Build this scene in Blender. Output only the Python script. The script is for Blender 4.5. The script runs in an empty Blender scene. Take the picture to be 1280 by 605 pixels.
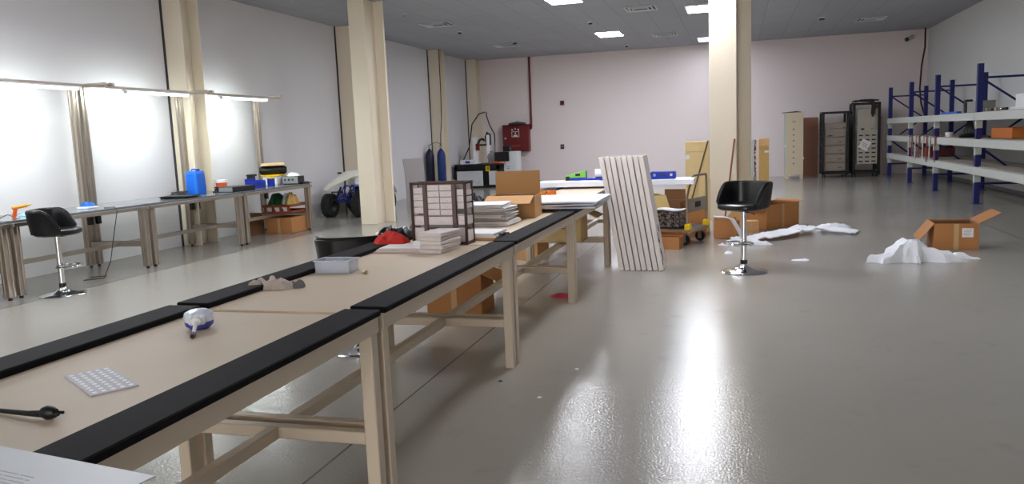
import bpy, math, random
from mathutils import Vector, Matrix, Euler, noise
random.seed(7)
C = bpy.context.scene.collection
PI = math.pi
def rad(a): return math.radians(a)

# ------------------------------------------------------------------ materials
def lin(c):
    return tuple(((v/255)/12.92 if v/255 <= .04045 else ((v/255+.055)/1.055)**2.4) for v in c)
MATS = {}
def mat(name, rgb, rough=.5, metal=0.0, var=.06, scale=6.0, bump=0.0, bscale=60.0, trans=0.0, alpha=1.0, spec=.5, ior=1.45, coat=0.0):
    if name in MATS: return MATS[name]
    m = bpy.data.materials.new(name); m.use_nodes = True
    nt = m.node_tree; b = nt.nodes['Principled BSDF']
    b.inputs['Roughness'].default_value = rough; b.inputs['Metallic'].default_value = metal
    b.inputs['Specular IOR Level'].default_value = spec
    b.inputs['IOR'].default_value = ior
    b.inputs['Transmission Weight'].default_value = trans; b.inputs['Alpha'].default_value = alpha
    b.inputs['Coat Weight'].default_value = coat
    l = lin(rgb)
    tc = nt.nodes.new('ShaderNodeTexCoord')
    n = nt.nodes.new('ShaderNodeTexNoise'); n.inputs['Scale'].default_value = scale; n.inputs['Detail'].default_value = 4
    nt.links.new(tc.outputs['Object'], n.inputs['Vector'])
    r = nt.nodes.new('ShaderNodeMix'); r.data_type = 'RGBA'
    lo = tuple(v*(1-var) for v in l)+(1,); hi = tuple(min(1, v*(1+var)) for v in l)+(1,)
    r.inputs[6].default_value = lo; r.inputs[7].default_value = hi
    nt.links.new(n.outputs['Fac'], r.inputs[0]); nt.links.new(r.outputs[2], b.inputs['Base Color'])
    if bump:
        n2 = nt.nodes.new('ShaderNodeTexNoise'); n2.inputs['Scale'].default_value = bscale; n2.inputs['Detail'].default_value = 3
        nt.links.new(tc.outputs['Object'], n2.inputs['Vector'])
        bp = nt.nodes.new('ShaderNodeBump'); bp.inputs['Strength'].default_value = bump; bp.inputs['Distance'].default_value = .01
        nt.links.new(n2.outputs['Fac'], bp.inputs['Height']); nt.links.new(bp.outputs['Normal'], b.inputs['Normal'])
    MATS[name] = m; return m
def speckle(name, c1, c2, scale, thr=.5, soft=.06, rough=.8):
    m = bpy.data.materials.new(name); m.use_nodes = True; nt = m.node_tree; b = nt.nodes['Principled BSDF']
    tc = nt.nodes.new('ShaderNodeTexCoord'); n = nt.nodes.new('ShaderNodeTexNoise')
    n.inputs['Scale'].default_value = scale; n.inputs['Detail'].default_value = 2; n.inputs['Distortion'].default_value = 1.2
    nt.links.new(tc.outputs['Object'], n.inputs['Vector'])
    r = nt.nodes.new('ShaderNodeMapRange'); r.inputs[1].default_value = thr-soft; r.inputs[2].default_value = thr+soft
    nt.links.new(n.outputs['Fac'], r.inputs[0])
    x = nt.nodes.new('ShaderNodeMix'); x.data_type = 'RGBA'; x.inputs[6].default_value = lin(c1)+(1,); x.inputs[7].default_value = lin(c2)+(1,)
    nt.links.new(r.outputs[0], x.inputs[0]); nt.links.new(x.outputs[2], b.inputs['Base Color']); b.inputs['Roughness'].default_value = rough
    MATS[name] = m; return m
def emis(name, rgb, s):
    m = bpy.data.materials.new(name); m.use_nodes = True; nt = m.node_tree
    b = nt.nodes['Principled BSDF']; l = lin(rgb)
    b.inputs['Base Color'].default_value = (.8,.8,.8,1)
    b.inputs['Emission Color'].default_value = l+(1,); b.inputs['Emission Strength'].default_value = s
    MATS[name] = m; return m

WALL = mat('wall_paint', (214,211,212), .75, var=.025, scale=.6, bump=.04, bscale=90)
WALLB = mat('wall_paint_back', (234,221,219), .75, var=.025, scale=.5, bump=.04, bscale=90)
WALLR = mat('wall_paint_right', (216,216,214), .75, var=.03, scale=.5)
CREAM = mat('cream_steel_paint', (228,216,195), .45, var=.02, scale=1.2)
BEIGE = mat('beige_powder_coat', (206,190,169), .42, var=.03, scale=2)
TOPM = mat('beige_table_board', (208,189,164), .5, var=.06, scale=3.5, bump=.03, bscale=220, spec=.3)
RUBBER = mat('black_rubber_strip', (24,21,23), .65, var=.25, scale=9, bump=.12, bscale=300, spec=.08)
STEEL = mat('brushed_profile_steel', (176,166,154), .32, metal=.85, var=.12, scale=7)
CHROME = mat('chrome', (232,232,234), .13, metal=1.0, var=.02)
LEATHER = mat('black_leatherette', (12,12,14), .28, var=.2, scale=20, bump=.05, bscale=160)
BENCHTOP = mat('dark_bench_laminate', (104,108,112), .14, var=.08, scale=3)
BLACK = mat('black_plastic', (18,18,20), .45, var=.2)
DARK = mat('dark_grey_plastic', (48,48,52), .5, var=.15)
GREY = mat('grey_plastic', (140,142,142), .5)
LGREY = mat('pale_grey_paint', (205,207,210), .4)
WHITE = mat('white_paint', (235,235,236), .45)
PAPER = mat('white_paper', (232,228,228), .8, var=.05, scale=14)
PINKP = mat('pinkish_paper', (222,196,192), .8, var=.08, scale=14)
FOAM = mat('white_foam_sheet', (236,238,243), .6, var=.04, scale=14, bump=.1, bscale=40)
CARD = mat('brown_cardboard', (176,120,70), .8, var=.08, scale=7)
CARDL = mat('light_cardboard', (196,150,98), .8, var=.06, scale=7)
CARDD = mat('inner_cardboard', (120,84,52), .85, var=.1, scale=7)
CARDO = mat('olive_cardboard', (178,152,92), .8, var=.06, scale=7)
CARDC = mat('cream_cardboard', (222,192,142), .8, var=.05, scale=7)
TAPE = mat('clear_brown_tape', (196,160,112), .25, var=.05)
WOODC = mat('pale_plywood', (222,196,140), .7, var=.12, scale=9)
WOODR = mat('reddish_wood', (140,66,32), .6, var=.15, scale=12)
BLUE = mat('bright_blue_plastic', (18,104,214), .35, var=.12, scale=18)
DBLUE = mat('deep_blue_plastic', (24,52,166), .4, var=.1)
RACKB = mat('blue_rack_steel', (28,34,104), .4, var=.06)
BEAM = mat('grey_rack_beam', (196,200,194), .45, var=.04)
ORANGE = mat('orange_plastic', (226,92,36), .45)
AMBER = mat('amber_tape', (226,140,40), .25, var=.1)
YELLOW = mat('yellow_plastic', (240,200,24), .45)
RED = mat('red_enamel', (112,28,30), .4, var=.06)
REDF = mat('red_fabric', (214,52,42), .8, var=.15, scale=20)
PINKF = mat('pink_red_film', (206,60,80), .5, var=.2, scale=20)
GREEN = mat('dark_green_bag', (32,84,44), .55, var=.25, scale=14)
LIME = mat('lime_print', (120,196,60), .5)
GASB = mat('gas_cylinder_blue', (26,52,110), .4, var=.1)
GASD = mat('gas_cylinder_navy', (18,22,48), .4, var=.1)
TYRE = mat('knobbly_tyre', (34,33,33), .85, var=.25, scale=30)
CLEAR = mat('clear_plastic', (240,243,250), .15, trans=.62, var=.02, ior=1.2)
DRAWER = mat('frosted_drawer', (244,234,232), .25, var=.06, scale=20)
BRONZE = mat('brown_anodised_frame', (78,58,52), .4, metal=.4, var=.1)
CLOTH = mat('greyish_cotton', (186,172,160), .9, var=.15, scale=30)
CLOTHD = mat('grey_cotton_cuff', (104,102,100), .9, var=.15, scale=30)
LOCKER = mat('locker_cream', (214,198,170), .5, var=.03)
TEAL = mat('locker_grey_green', (150,170,166), .5, var=.03)
SERVER = mat('server_silver', (150,136,124), .45, metal=.2, var=.05)
TUBE = emis('fluorescent_tube', (240,252,250), 70.0)
PANEL = emis('ceiling_led_panel', (240,245,255), 50.0)
PANELN = emis('ceiling_led_panel_near', (244,246,255), 31.0)
PANELD = emis('ceiling_led_panel_dim', (236,244,255), 11.0)
WINDOWM = None

def floor_mat():
    m = bpy.data.materials.new('grey_epoxy_floor'); m.use_nodes = True; nt = m.node_tree; b = nt.nodes['Principled BSDF']
    tc = nt.nodes.new('ShaderNodeTexCoord')
    n = nt.nodes.new('ShaderNodeTexNoise'); n.inputs['Scale'].default_value = .55; n.inputs['Detail'].default_value = 6
    nt.links.new(tc.outputs['Object'], n.inputs['Vector'])
    mx = nt.nodes.new('ShaderNodeMix'); mx.data_type = 'RGBA'
    mx.inputs[6].default_value = lin((154,149,141))+(1,); mx.inputs[7].default_value = lin((169,164,155))+(1,)
    nt.links.new(n.outputs['Fac'], mx.inputs[0])
    # fine scuffs
    n3 = nt.nodes.new('ShaderNodeTexNoise'); n3.inputs['Scale'].default_value = 5; n3.inputs['Detail'].default_value = 8
    nt.links.new(tc.outputs['Object'], n3.inputs['Vector'])
    rp = nt.nodes.new('ShaderNodeMapRange'); rp.inputs[1].default_value = .6; rp.inputs[2].default_value = .8; rp.inputs[3].default_value = 1.0; rp.inputs[4].default_value = .88
    nt.links.new(n3.outputs['Fac'], rp.inputs[0])
    mu = nt.nodes.new('ShaderNodeMix'); mu.data_type = 'RGBA'; mu.blend_type = 'MULTIPLY'; mu.inputs[0].default_value = 1
    nt.links.new(mx.outputs[2], mu.inputs[6]); nt.links.new(rp.outputs[0], mu.inputs[7])
    # saw-cut joints every 5 m
    sx = nt.nodes.new('ShaderNodeSeparateXYZ'); nt.links.new(tc.outputs['Object'], sx.inputs[0])
    ad = nt.nodes.new('ShaderNodeMath'); ad.operation = 'ADD'; ad.inputs[1].default_value = 1.78+50
    nt.links.new(sx.outputs['X'], ad.inputs[0])
    pm = nt.nodes.new('ShaderNodeMath'); pm.operation = 'PINGPONG'; pm.inputs[1].default_value = 2.5
    nt.links.new(ad.outputs[0], pm.inputs[0])
    lt = nt.nodes.new('ShaderNodeMath'); lt.operation = 'LESS_THAN'; lt.inputs[1].default_value = .006
    nt.links.new(pm.outputs[0], lt.inputs[0])
    jm = nt.nodes.new('ShaderNodeMix'); jm.data_type = 'RGBA'; jm.inputs[7].default_value = lin((96,90,84))+(1,)
    nt.links.new(lt.outputs[0], jm.inputs[0]); nt.links.new(mu.outputs[2], jm.inputs[6])
    nt.links.new(jm.outputs[2], b.inputs['Base Color'])
    b.inputs['Roughness'].default_value = .16; b.inputs['Specular IOR Level'].default_value = .55
    n2 = nt.nodes.new('ShaderNodeTexNoise'); n2.inputs['Scale'].default_value = 80; n2.inputs['Detail'].default_value = 2
    nt.links.new(tc.outputs['Object'], n2.inputs['Vector'])
    bp = nt.nodes.new('ShaderNodeBump'); bp.inputs['Strength'].default_value = .155; bp.inputs['Distance'].default_value = .01
    nt.links.new(n2.outputs['Fac'], bp.inputs['Height']); nt.links.new(bp.outputs['Normal'], b.inputs['Normal'])
    return m
def ceil_mat():
    m = bpy.data.materials.new('ceiling_tiles'); m.use_nodes = True; nt = m.node_tree; b = nt.nodes['Principled BSDF']
    tc = nt.nodes.new('ShaderNodeTexCoord')
    br = nt.nodes.new('ShaderNodeTexBrick'); br.offset = 0; br.squash = 1
    br.inputs['Scale'].default_value = 1; br.inputs['Brick Width'].default_value = 1.2; br.inputs['Row Height'].default_value = .6
    br.inputs['Mortar Size'].default_value = .008; br.inputs['Mortar Smooth'].default_value = .2
    br.inputs['Color1'].default_value = lin((164,166,172))+(1,); br.inputs['Color2'].default_value = lin((159,161,168))+(1,)
    br.inputs['Mortar'].default_value = lin((138,140,145))+(1,)
    mp = nt.nodes.new('ShaderNodeMapping'); mp.inputs['Rotation'].default_value = (0,0,PI/2)
    nt.links.new(tc.outputs['Object'], mp.inputs[0]); nt.links.new(mp.outputs[0], br.inputs['Vector'])
    nt.links.new(br.outputs['Color'], b.inputs['Base Color']); b.inputs['Roughness'].default_value = .8
    return m
FLOOR = floor_mat(); CEIL = ceil_mat()

# ------------------------------------------------------------------ mesh builder
class MB:
    def __init__(s): s.v = []; s.f = []; s.m = []; s.s = []
    def add(s, vs, fs, mi=0, smooth=False, M=None):
        o = len(s.v)
        s.v += [tuple(M @ Vector(p)) if M is not None else tuple(p) for p in vs]
        for f in fs: s.f.append(tuple(i+o for i in f)); s.m.append(mi); s.s.append(smooth)
        return s
    def box(s, c, d, rot=(0,0,0), bev=0.0, mi=0):
        hx, hy, hz = d[0]/2, d[1]/2, d[2]/2
        M = Matrix.Translation(c) @ Euler(rot).to_matrix().to_4x4()
        b = min(bev, hx*.45, hy*.45, hz*.45)
        if b <= 0:
            vs = [(x,y,z) for x in (-hx,hx) for y in (-hy,hy) for z in (-hz,hz)]
            fs = [(0,1,3,2),(4,6,7,5),(0,4,5,1),(2,3,7,6),(0,2,6,4),(1,5,7,3)]
            return s.add(vs, fs, mi, False, M)
        vs = []; idx = {}
        for ix in (-1,1):
            for iy in (-1,1):
                for iz in (-1,1):
                    for a in range(3):
                        p = [ix*(hx-b), iy*(hy-b), iz*(hz-b)]; p[a] = (ix,iy,iz)[a]*(hx,hy,hz)[a]
                        idx[(ix,iy,iz,a)] = len(vs); vs.append(tuple(p))
        fs = []
        for a in range(3):
            u, w = (a+1)%3, (a+2)%3
            for sgn in (-1,1):
                q = []
                for su, sw in ((-1,-1),(1,-1),(1,1),(-1,1)):
                    k = [0,0,0]; k[a] = sgn; k[u] = su; k[w] = sw; q.append(idx[tuple(k)+(a,)])
                fs.append(tuple(q) if sgn > 0 else tuple(reversed(q)))
        for a in range(3):
            u, w = (a+1)%3, (a+2)%3
            for su in (-1,1):
                for sw in (-1,1):
                    k0 = [0,0,0]; k1 = [0,0,0]; k0[a] = -1; k1[a] = 1
                    for k in (k0,k1): k[u] = su; k[w] = sw
                    q = (idx[tuple(k0)+(u,)], idx[tuple(k1)+(u,)], idx[tuple(k1)+(w,)], idx[tuple(k0)+(w,)])
                    fs.append(q if su*sw > 0 else tuple(reversed(q)))
        for ix in (-1,1):
            for iy in (-1,1):
                for iz in (-1,1):
                    q = tuple(idx[(ix,iy,iz,a)] for a in range(3))
                    fs.append(q if ix*iy*iz > 0 else tuple(reversed(q)))
        return s.add(vs, fs, mi, False, M)
    def ring_sweep(s, rings, closed_ends=True, mi=0, smooth=True, loop=False):
        n = len(rings[0]); o = len(s.v)
        for r in rings: s.v += [tuple(p) for p in r]
        k = len(rings)
        for i in range(k if loop else k-1):
            j = (i+1) % k
            for t in range(n):
                u = (t+1) % n
                s.f.append((o+i*n+t, o+i*n+u, o+j*n+u, o+j*n+t)); s.m.append(mi); s.s.append(smooth)
        if closed_ends and not loop:
            s.f.append(tuple(o+t for t in reversed(range(n)))); s.m.append(mi); s.s.append(False)
            s.f.append(tuple(o+(k-1)*n+t for t in range(n))); s.m.append(mi); s.s.append(False)
        return s
    def tube(s, pts, r, seg=8, mi=0, loop=False):
        pts = [Vector(p) for p in pts]; rings = []
        n = len(pts); up = None
        for i, p in enumerate(pts):
            if loop: d = pts[(i+1)%n]-pts[(i-1)%n]
            else: d = pts[min(i+1,n-1)]-pts[max(i-1,0)]
            d.normalize()
            if up is None:
                up = Vector((0,0,1)) if abs(d.z) < .9 else Vector((1,0,0))
            a = d.cross(up); a.normalize(); bb = a.cross(d); up = bb
            rr = r[i] if isinstance(r, (list,tuple)) else r
            rings.append([p + (a*math.cos(t*2*PI/seg)+bb*math.sin(t*2*PI/seg))*rr for t in range(seg)])
        return s.ring_sweep(rings, True, mi, True, loop)
    def cyl(s, p0, p1, r, r2=None, seg=16, mi=0):
        return s.tube([p0, p1], [r, r if r2 is None else r2], seg, mi)
    def lathe(s, prof, c=(0,0,0), seg=24, mi=0, M=None):
        rings = []
        for r, z in prof:
            ring = [Vector((max(r,1e-4)*math.cos(t*2*PI/seg), max(r,1e-4)*math.sin(t*2*PI/seg), z)) for t in range(seg)]
            if M is not None: ring = [M @ p for p in ring]
            rings.append([p+Vector(c) for p in ring])
        return s.ring_sweep(rings, True, mi, True)
    def prism(s, poly, lo, hi, axis='y', mi=0, M=None):
        n = len(poly)
        def P(p, t): return {'y': (p[0], t, p[1]), 'x': (t, p[0], p[1]), 'z': (p[0], p[1], t)}[axis]
        vs = [P(p, lo) for p in poly]+[P(p, hi) for p in poly]
        fs = [tuple(range(n)), tuple(reversed(range(n, 2*n)))]
        fs += [(i, i+n, (i+1)%n+n, (i+1)%n) for i in range(n)]
        return s.add(vs, fs, mi, False, M)
    def crumple(s, outline, h, c=(0,0,0), seed=0, nr=9, nt=40, freq=9, sharp=1.0, mi=0, smooth=False, power=.55, base=0.0, ridge=0.0, ragged=0.0):
        """a lump of cloth, film or bag resting on z=c.z with a closed flat underside"""
        n = len(outline); rings = []
        def rim(t):
            a = t*n; i = int(a) % n; f = a-int(a); f = f*f*(3-2*f)
            return Vector(outline[i])*(1-f)+Vector(outline[(i+1)%n])*f
        cx = sum(p[0] for p in outline)/n; cy = sum(p[1] for p in outline)/n
        o = len(s.v)
        s.v.append((c[0]+cx, c[1]+cy, c[2]))
        def zz(x, y, q):
            v = noise.noise(Vector((x*freq+seed*3.1, y*freq, seed)))
            w = 1-abs(noise.noise(Vector((x*freq*1.7+seed, y*freq*1.7, seed+5))))*1.6
            rd = 1-2.2*abs(noise.noise(Vector((x*freq*.8+seed*2, y*freq*.8+3, seed+2.5))))
            return c[2]+base+h*max(0.02, (1-q*q)**power)*max(.06, .62+.3*sharp*v+.25*sharp*(w-.5)+ridge*(rd-.45))
        R = [(k/nr) for k in range(1, nr+1)]
        for k, q in enumerate(R):
            for t in range(nt):
                p = rim(t/nt); rg = 1+ragged*noise.noise(Vector((t*.9, seed, k*.12))); p = Vector((cx+(p.x-cx)*rg, cy+(p.y-cy)*rg)); x = cx+(p.x-cx)*q; y = cy+(p.y-cy)*q
                jx = noise.noise(Vector((x*freq, y*freq, seed+9)))*.12*h*sharp
                z = zz(x, y, q) if k < nr-1 else c[2]+.001
                s.v.append((c[0]+x+jx, c[1]+y+jx*.7, z))
        top = len(s.v); s.v.append((c[0]+cx, c[1]+cy, zz(cx, cy, 0)))
        for t in range(nt):
            u = (t+1)%nt
            s.f.append((top, o+1+t, o+1+u)); s.m.append(mi); s.s.append(smooth)
            for k in range(nr-1):
                a = o+1+k*nt; b = a+nt
                s.f.append((a+t, b+t, b+u, a+u)); s.m.append(mi); s.s.append(smooth)
            a = o+1+(nr-1)*nt
            s.f.append((o, a+u, a+t)); s.m.append(mi); s.s.append(False)
        return s
    def sheet(s, fn, nu, nv, th, mi=0, smooth=True):
        """a thin sheet with real thickness following fn(u,v)->point"""
        P = [[Vector(fn(i/nu, j/nv)) for j in range(nv+1)] for i in range(nu+1)]
        o = len(s.v); N = (nu+1)*(nv+1); top = []; bot = []
        for i in range(nu+1):
            for j in range(nv+1):
                du = P[min(i+1,nu)][j]-P[max(i-1,0)][j]; dv = P[i][min(j+1,nv)]-P[i][max(j-1,0)]
                n = du.cross(dv); n.normalize()
                top.append(P[i][j]+n*th/2); bot.append(P[i][j]-n*th/2)
        s.v += [tuple(p) for p in top]+[tuple(p) for p in bot]
        def id(i, j, k): return o+k*N+i*(nv+1)+j
        def F(q, sm=smooth): s.f.append(q); s.m.append(mi); s.s.append(sm)
        for i in range(nu):
            for j in range(nv):
                F((id(i,j,0), id(i+1,j,0), id(i+1,j+1,0), id(i,j+1,0)))
                F((id(i,j,1), id(i,j+1,1), id(i+1,j+1,1), id(i+1,j,1)))
        for i in range(nu):
            F((id(i,0,0), id(i,0,1), id(i+1,0,1), id(i+1,0,0)), False); F((id(i,nv,0), id(i+1,nv,0), id(i+1,nv,1), id(i,nv,1)), False)
        for j in range(nv):
            F((id(0,j,0), id(0,j+1,0), id(0,j+1,1), id(0,j,1)), False); F((id(nu,j,0), id(nu,j,1), id(nu,j+1,1), id(nu,j+1,0)), False)
        return s

def obj(name, mb, mats, parent=None, loc=(0,0,0), rotz=0.0, **props):
    me = bpy.data.meshes.new(name); me.from_pydata(mb.v, [], mb.f); me.update()
    if not isinstance(mats, (list,tuple)): mats = [mats]
    for m in mats: me.materials.append(m)
    me.polygons.foreach_set('material_index', mb.m); me.polygons.foreach_set('use_smooth', mb.s)
    me.validate(); me.set_sharp_from_angle(angle=rad(42))
    import bmesh
    bm = bmesh.new(); bm.from_mesh(me); bmesh.ops.recalc_face_normals(bm, faces=bm.faces); bm.to_mesh(me); bm.free()
    o = bpy.data.objects.new(name, me); C.objects.link(o)
    o.location = loc; o.rotation_euler = (0,0,rotz)
    if parent: o.parent = parent
    for k, v in props.items(): o[k] = v
    return o
def thing(name, label, cat, loc=(0,0,0), rotz=0.0, group=None):
    o = bpy.data.objects.new(name, None); C.objects.link(o); o.empty_display_size = .1
    o.location = loc; o.rotation_euler = (0,0,rotz); o['label'] = label; o['category'] = cat
    if group: o['group'] = group
    return o
def single(name, mb, mats, label, cat, loc=(0,0,0), rotz=0.0, group=None):
    o = obj(name, mb, mats, None, loc, rotz, label=label, category=cat)
    if group: o['group'] = group
    return o
def struct(name, mb, mats, loc=(0,0,0)): return obj(name, mb, mats, None, loc, kind='structure')
def dup(root, loc, rotz, label, group=None):
    r = root.copy(); C.objects.link(r); r.location = loc; r.rotation_euler = (0,0,rotz); r['label'] = label
    if group: r['group'] = group
    for ch in list(root.children):
        c = ch.copy(); C.objects.link(c); c.parent = r
        for g in list(ch.children):
            d = g.copy(); C.objects.link(d); d.parent = c
    return r

# ------------------------------------------------------------------ setting
XL, XR, YB, YF, ZC = -8.15, 5.0, 24.2, -6.0, 3.9
struct('floor', MB().box(((XL+XR)/2,(YB+YF)/2,-.05),(XR-XL+.4,YB-YF+.4,.1)), FLOOR)
struct('ceiling', MB().box(((XL+XR)/2,(YB+YF)/2,ZC+.05),(XR-XL+.4,YB-YF+.4,.1)), CEIL)
struct('wall_left', MB().box((XL-.1,(YB+YF)/2,ZC/2),(.2,YB-YF+.4,ZC)), WALL)
struct('wall_right', MB().box((XR+.1,(YB+YF)/2,ZC/2),(.2,YB-YF+.4,ZC)), WALLR)
struct('wall_back', MB().box(((XL+XR)/2,YB+.1,ZC/2),(XR-XL,.2,ZC)), WALLB)
DX0, DX1, DZ1 = -4.6, 1.2, 3.1      # door opening added behind the camera, unseen, to light camera-facing surfaces
struct('wall_front', MB().box(((XL+DX0)/2,YF-.1,ZC/2),(DX0-XL,.2,ZC)).box(((XR+DX1)/2,YF-.1,ZC/2),(XR-DX1,.2,ZC)).box(((DX0+DX1)/2,YF-.1,(ZC+DZ1)/2),(DX1-DX0,.2,ZC-DZ1)), WALL)
struct('trim_1', MB().box((DX0-.04,YF+.02,DZ1/2),(.1,.06,DZ1),bev=.004).box((DX1+.04,YF+.02,DZ1/2),(.1,.06,DZ1),bev=.004).box(((DX0+DX1)/2,YF+.02,DZ1+.04),(DX1-DX0+.18,.06,.1),bev=.004), GREY)  # frame around the added opening
def column(x0, y0, k=1.0):
    m = MB(); ox = x0; x0 = 0.0
    m.box((x0+.155, y0+.012, ZC/2),(.31,.024,ZC), bev=.004)           # near flange
    m.box((x0+.155, y0+.21, ZC/2),(.29,.38,ZC))                       # boxed web
    m.box((x0+.24, y0+.40, ZC/2),(.48,.03,ZC), bev=.004)              # far flange
    m.box((x0+.475, y0+.385, ZC/2),(.012,.06,ZC))
    m.v = [(ox+v[0]*k, v[1], v[2]) for v in m.v]
    return m
struct('column', column(-6.47,12.75), CREAM)
struct('column', column(-.41,12.75,1.3), CREAM)
def pilaster(y0):
    m = MB()
    m.box((XL+.17, y0+.012, ZC/2),(.34,.024,ZC), bev=.004)
    m.box((XL+.15, y0+.2, ZC/2),(.02,.38,ZC))
    m.box((XL+.17, y0+.40, ZC/2),(.34,.024,ZC), bev=.004)
    m.box((XL+.012, y0-.012, ZC/2),(.024,.024,ZC), mi=1)
    return m
for y in (5.0,10.1,15.4,20.6,23.77): struct('pilaster', pilaster(y), [CREAM, DARK])
def skirting(a, b):
    m = MB(); m.box(((a[0]+b[0])/2,(a[1]+b[1])/2,.04),(abs(b[0]-a[0])+.02,abs(b[1]-a[1])+.02,.08), bev=.003); return m
struct('baseboard_right', skirting((XR-.005,YF),(XR-.005,YB)), GREY)

# ceiling lights
def make_light(PANEL=PANEL):
    t = thing('ceiling_light', 'x', 'ceiling light', (0,0,ZC))
    f = MB()
    for sx in (-1,1): f.box((sx*.30,0,-.012),(.025,.96,.024), bev=.003)
    for sy in (-1,1): f.box((0,sy*.475,-.012),(.6,.025,.024), bev=.003)
    obj('frame', f, WHITE, t)
    obj('diffuser', MB().box((0,0,-.008),(.575,.925,.012)), PANEL, t, label='glowing white diffuser')
    return t
L0 = make_light(); LD = make_light(PANELD); LN = make_light(PANELN); first_near = [True]; LD['group'] = 'ceiling light panels'
LP = [(-3.05,20.05,'glowing ceiling panel farthest left, near the back wall'),
      (-.69,17.05,'bright ceiling panel beside the left face of the central column'),
      (-.72,22.75,'small glowing ceiling panel lowest beside the column, closest to the back wall'),
      (-3.05,14.5,'ceiling panel reflected in the floor right of the tables'),
      (-.69,12.4,'ceiling panel reflected in the floor below the bar stool'),
      (-3.05,8.6,'added unseen ceiling panel above the far half of the assembly tables'),  # this panel and the ones below are added out of view for brightness
      (-.69,7.0,'added unseen ceiling panel high above the open floor right of the tables'),
            (-.69,-3.6,'added fill ceiling panel behind the camera position'),
      (-5.4,5.6,'added unseen ceiling panel above the aisle between the benches and tables')]
for i,(x,y,lb) in enumerate(LP):
    if i == 0: L0.location = (x,y,ZC); L0['label'] = lb
    elif y > 22: LD.location = (x,y,ZC); LD['label'] = lb
    elif y < 16 and first_near: LN.location = (x,y,ZC); LN['label'] = lb; LN['group'] = 'ceiling light panels'; first_near.clear()
    else: dup(LN if y < 16 else L0, (x,y,ZC), 0, lb)
    if i == 0: L0['group'] = 'ceiling light panels'
def make_vent():
    t = thing('air_vent', 'x', 'air vent', (0,0,ZC))
    f = MB()
    for k, w in enumerate((.30,.225,.15)):
        z = -.006-.010*k
        for sx in (-1,1): f.box((sx*w,0,z),(.035,2*w+.03,.012),(0,sx*.5,0))
        for sy in (-1,1): f.box((0,sy*w,z),(2*w+.03,.035,.012),(-sy*.5,0,0))
    obj('louvre', f, LGREY, t); obj('duct_opening', MB().box((0,0,-.003),(.55,.55,.004)), BLACK, t)
    return t
V0 = make_vent()
VP = [(-6.15,16.25,'square ceiling air vent right of the near cream column'),(-1.85,16.4,'square ceiling air vent left of the brightest light panel'),
      (-1.77,21.05,'small square ceiling vent below the middle light panel row, left of the column'),(-5.95,20.8,'small ceiling vent near the back left corner above the fire cabinet'),
      (3.08,21.0,'ceiling air vent on the right half, toward the security camera')]
for i,(x,y,lb) in enumerate(VP):
    if i == 0: V0.location = (x,y,ZC); V0['label'] = lb; V0['group'] = 'ceiling air vents'
    else: dup(V0, (x,y,ZC), 0, lb)
def detector(x, y, lb, r=.06):
    t = thing('smoke_detector', lb, 'smoke detector', (x,y,ZC), group='ceiling detectors')
    obj('base', MB().lathe([(.0,0),(r,0),(r,-.02),(.0,-.02)]), WHITE, t)
    obj('sensor_head', MB().lathe([(r*.75,-.02),(r*.7,-.045),(r*.4,-.055),(0,-.056)]), DARK, t)
detector(-5.55,20.25,'smoke detector on the ceiling above the back left corner', .08)
detector(1.9,20.1,'round smoke detector on the ceiling right of the central column', .09)
detector(-3.12,17.75,'tiny ceiling detector left of the farthest light panel')
detector(-6.13,17.6,'tiny ceiling detector behind the left air vent')
detector(-3.0,22.9,'tiny ceiling detector in front of the back wall, below the left light')
def sprinkler(x, y, lb):
    t = thing('sprinkler', lb, 'sprinkler', (x,y,ZC))
    obj('rosette', MB().lathe([(0,0),(.05,0),(.045,-.012),(0,-.014)]), LGREY, t)
    obj('nozzle', MB().cyl((0,0,-.012),(0,0,-.07),.012,.01,8).lathe([(0,-.07),(.035,-.07),(.035,-.075),(0,-.076)]), STEEL, t)
sprinkler(-6.2,14.6,'ceiling sprinkler head above and right of the left column')
sprinkler(-3.3,14.05,'ceiling sprinkler head at the top edge of the picture, left of centre')

# ------------------------------------------------------------------ assembly tables
TX = -1.80; TL = 1.87
def make_table():
    t = thing('assembly_table', 'x', 'table')
    h = TL/2
    obj('tabletop', MB().box((0,0,.75),(.88,TL,.03), bev=.002), TOPM, t)
    for sx in (-1,1):
        obj('edge_strip', MB().box((sx*.405,0,.7775),(.155,TL-.004,.025), bev=.004), RUBBER, t, label='black rubber edge strip')
        obj('apron', MB().box((sx*.455,0,.7325),(.03,TL,.065), bev=.003), BEIGE, t)
        for sy in (-1,1):
            obj('leg', MB().box((sx*.435,sy*(h-.03),.352),(.055,.055,.7), bev=.004).box((sx*.435,sy*(h-.03),.005),(.05,.05,.01)), BEIGE, t)
    for sy in (-1,1):
        obj('crossbar', MB().box((0,sy*(h-.03),.285),(.815,.045,.05), bev=.004), BEIGE, t)
        obj('end_rail', MB().box((0,sy*(h-.02),.715),(.88,.03,.04), bev=.003), BEIGE, t)
    obj('stretcher', MB().box((0,0,.285),(.05,TL-.105,.05), bev=.004), BEIGE, t)
    return t
T0 = make_table()
TY = [.84,2.75,4.66,6.57,8.48]
TLAB = ['nearest beige assembly table with black edge strips, carrying the dotted white card and blue tool',
        'second beige assembly table from the front, carrying the parts organizer and white cloth',
        'third beige assembly table from the front, carrying the open carton and paper bundles',
        'fourth beige assembly table, under the overhanging white boards and beside the leaning panels',
        'farthest beige assembly table of the row, under the thick white slab']
for i, y in enumerate(TY):
    loc = (TX, y+TL/2, .0 if i not in (2,) else .0)
    if i == 0: T0.location = loc; T0['label'] = TLAB[0]; T0['group'] = 'assembly tables in a row'
    else: dup(T0, loc, 0, TLAB[i])
TT = .765; TS = .79   # table board, strip top

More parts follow.
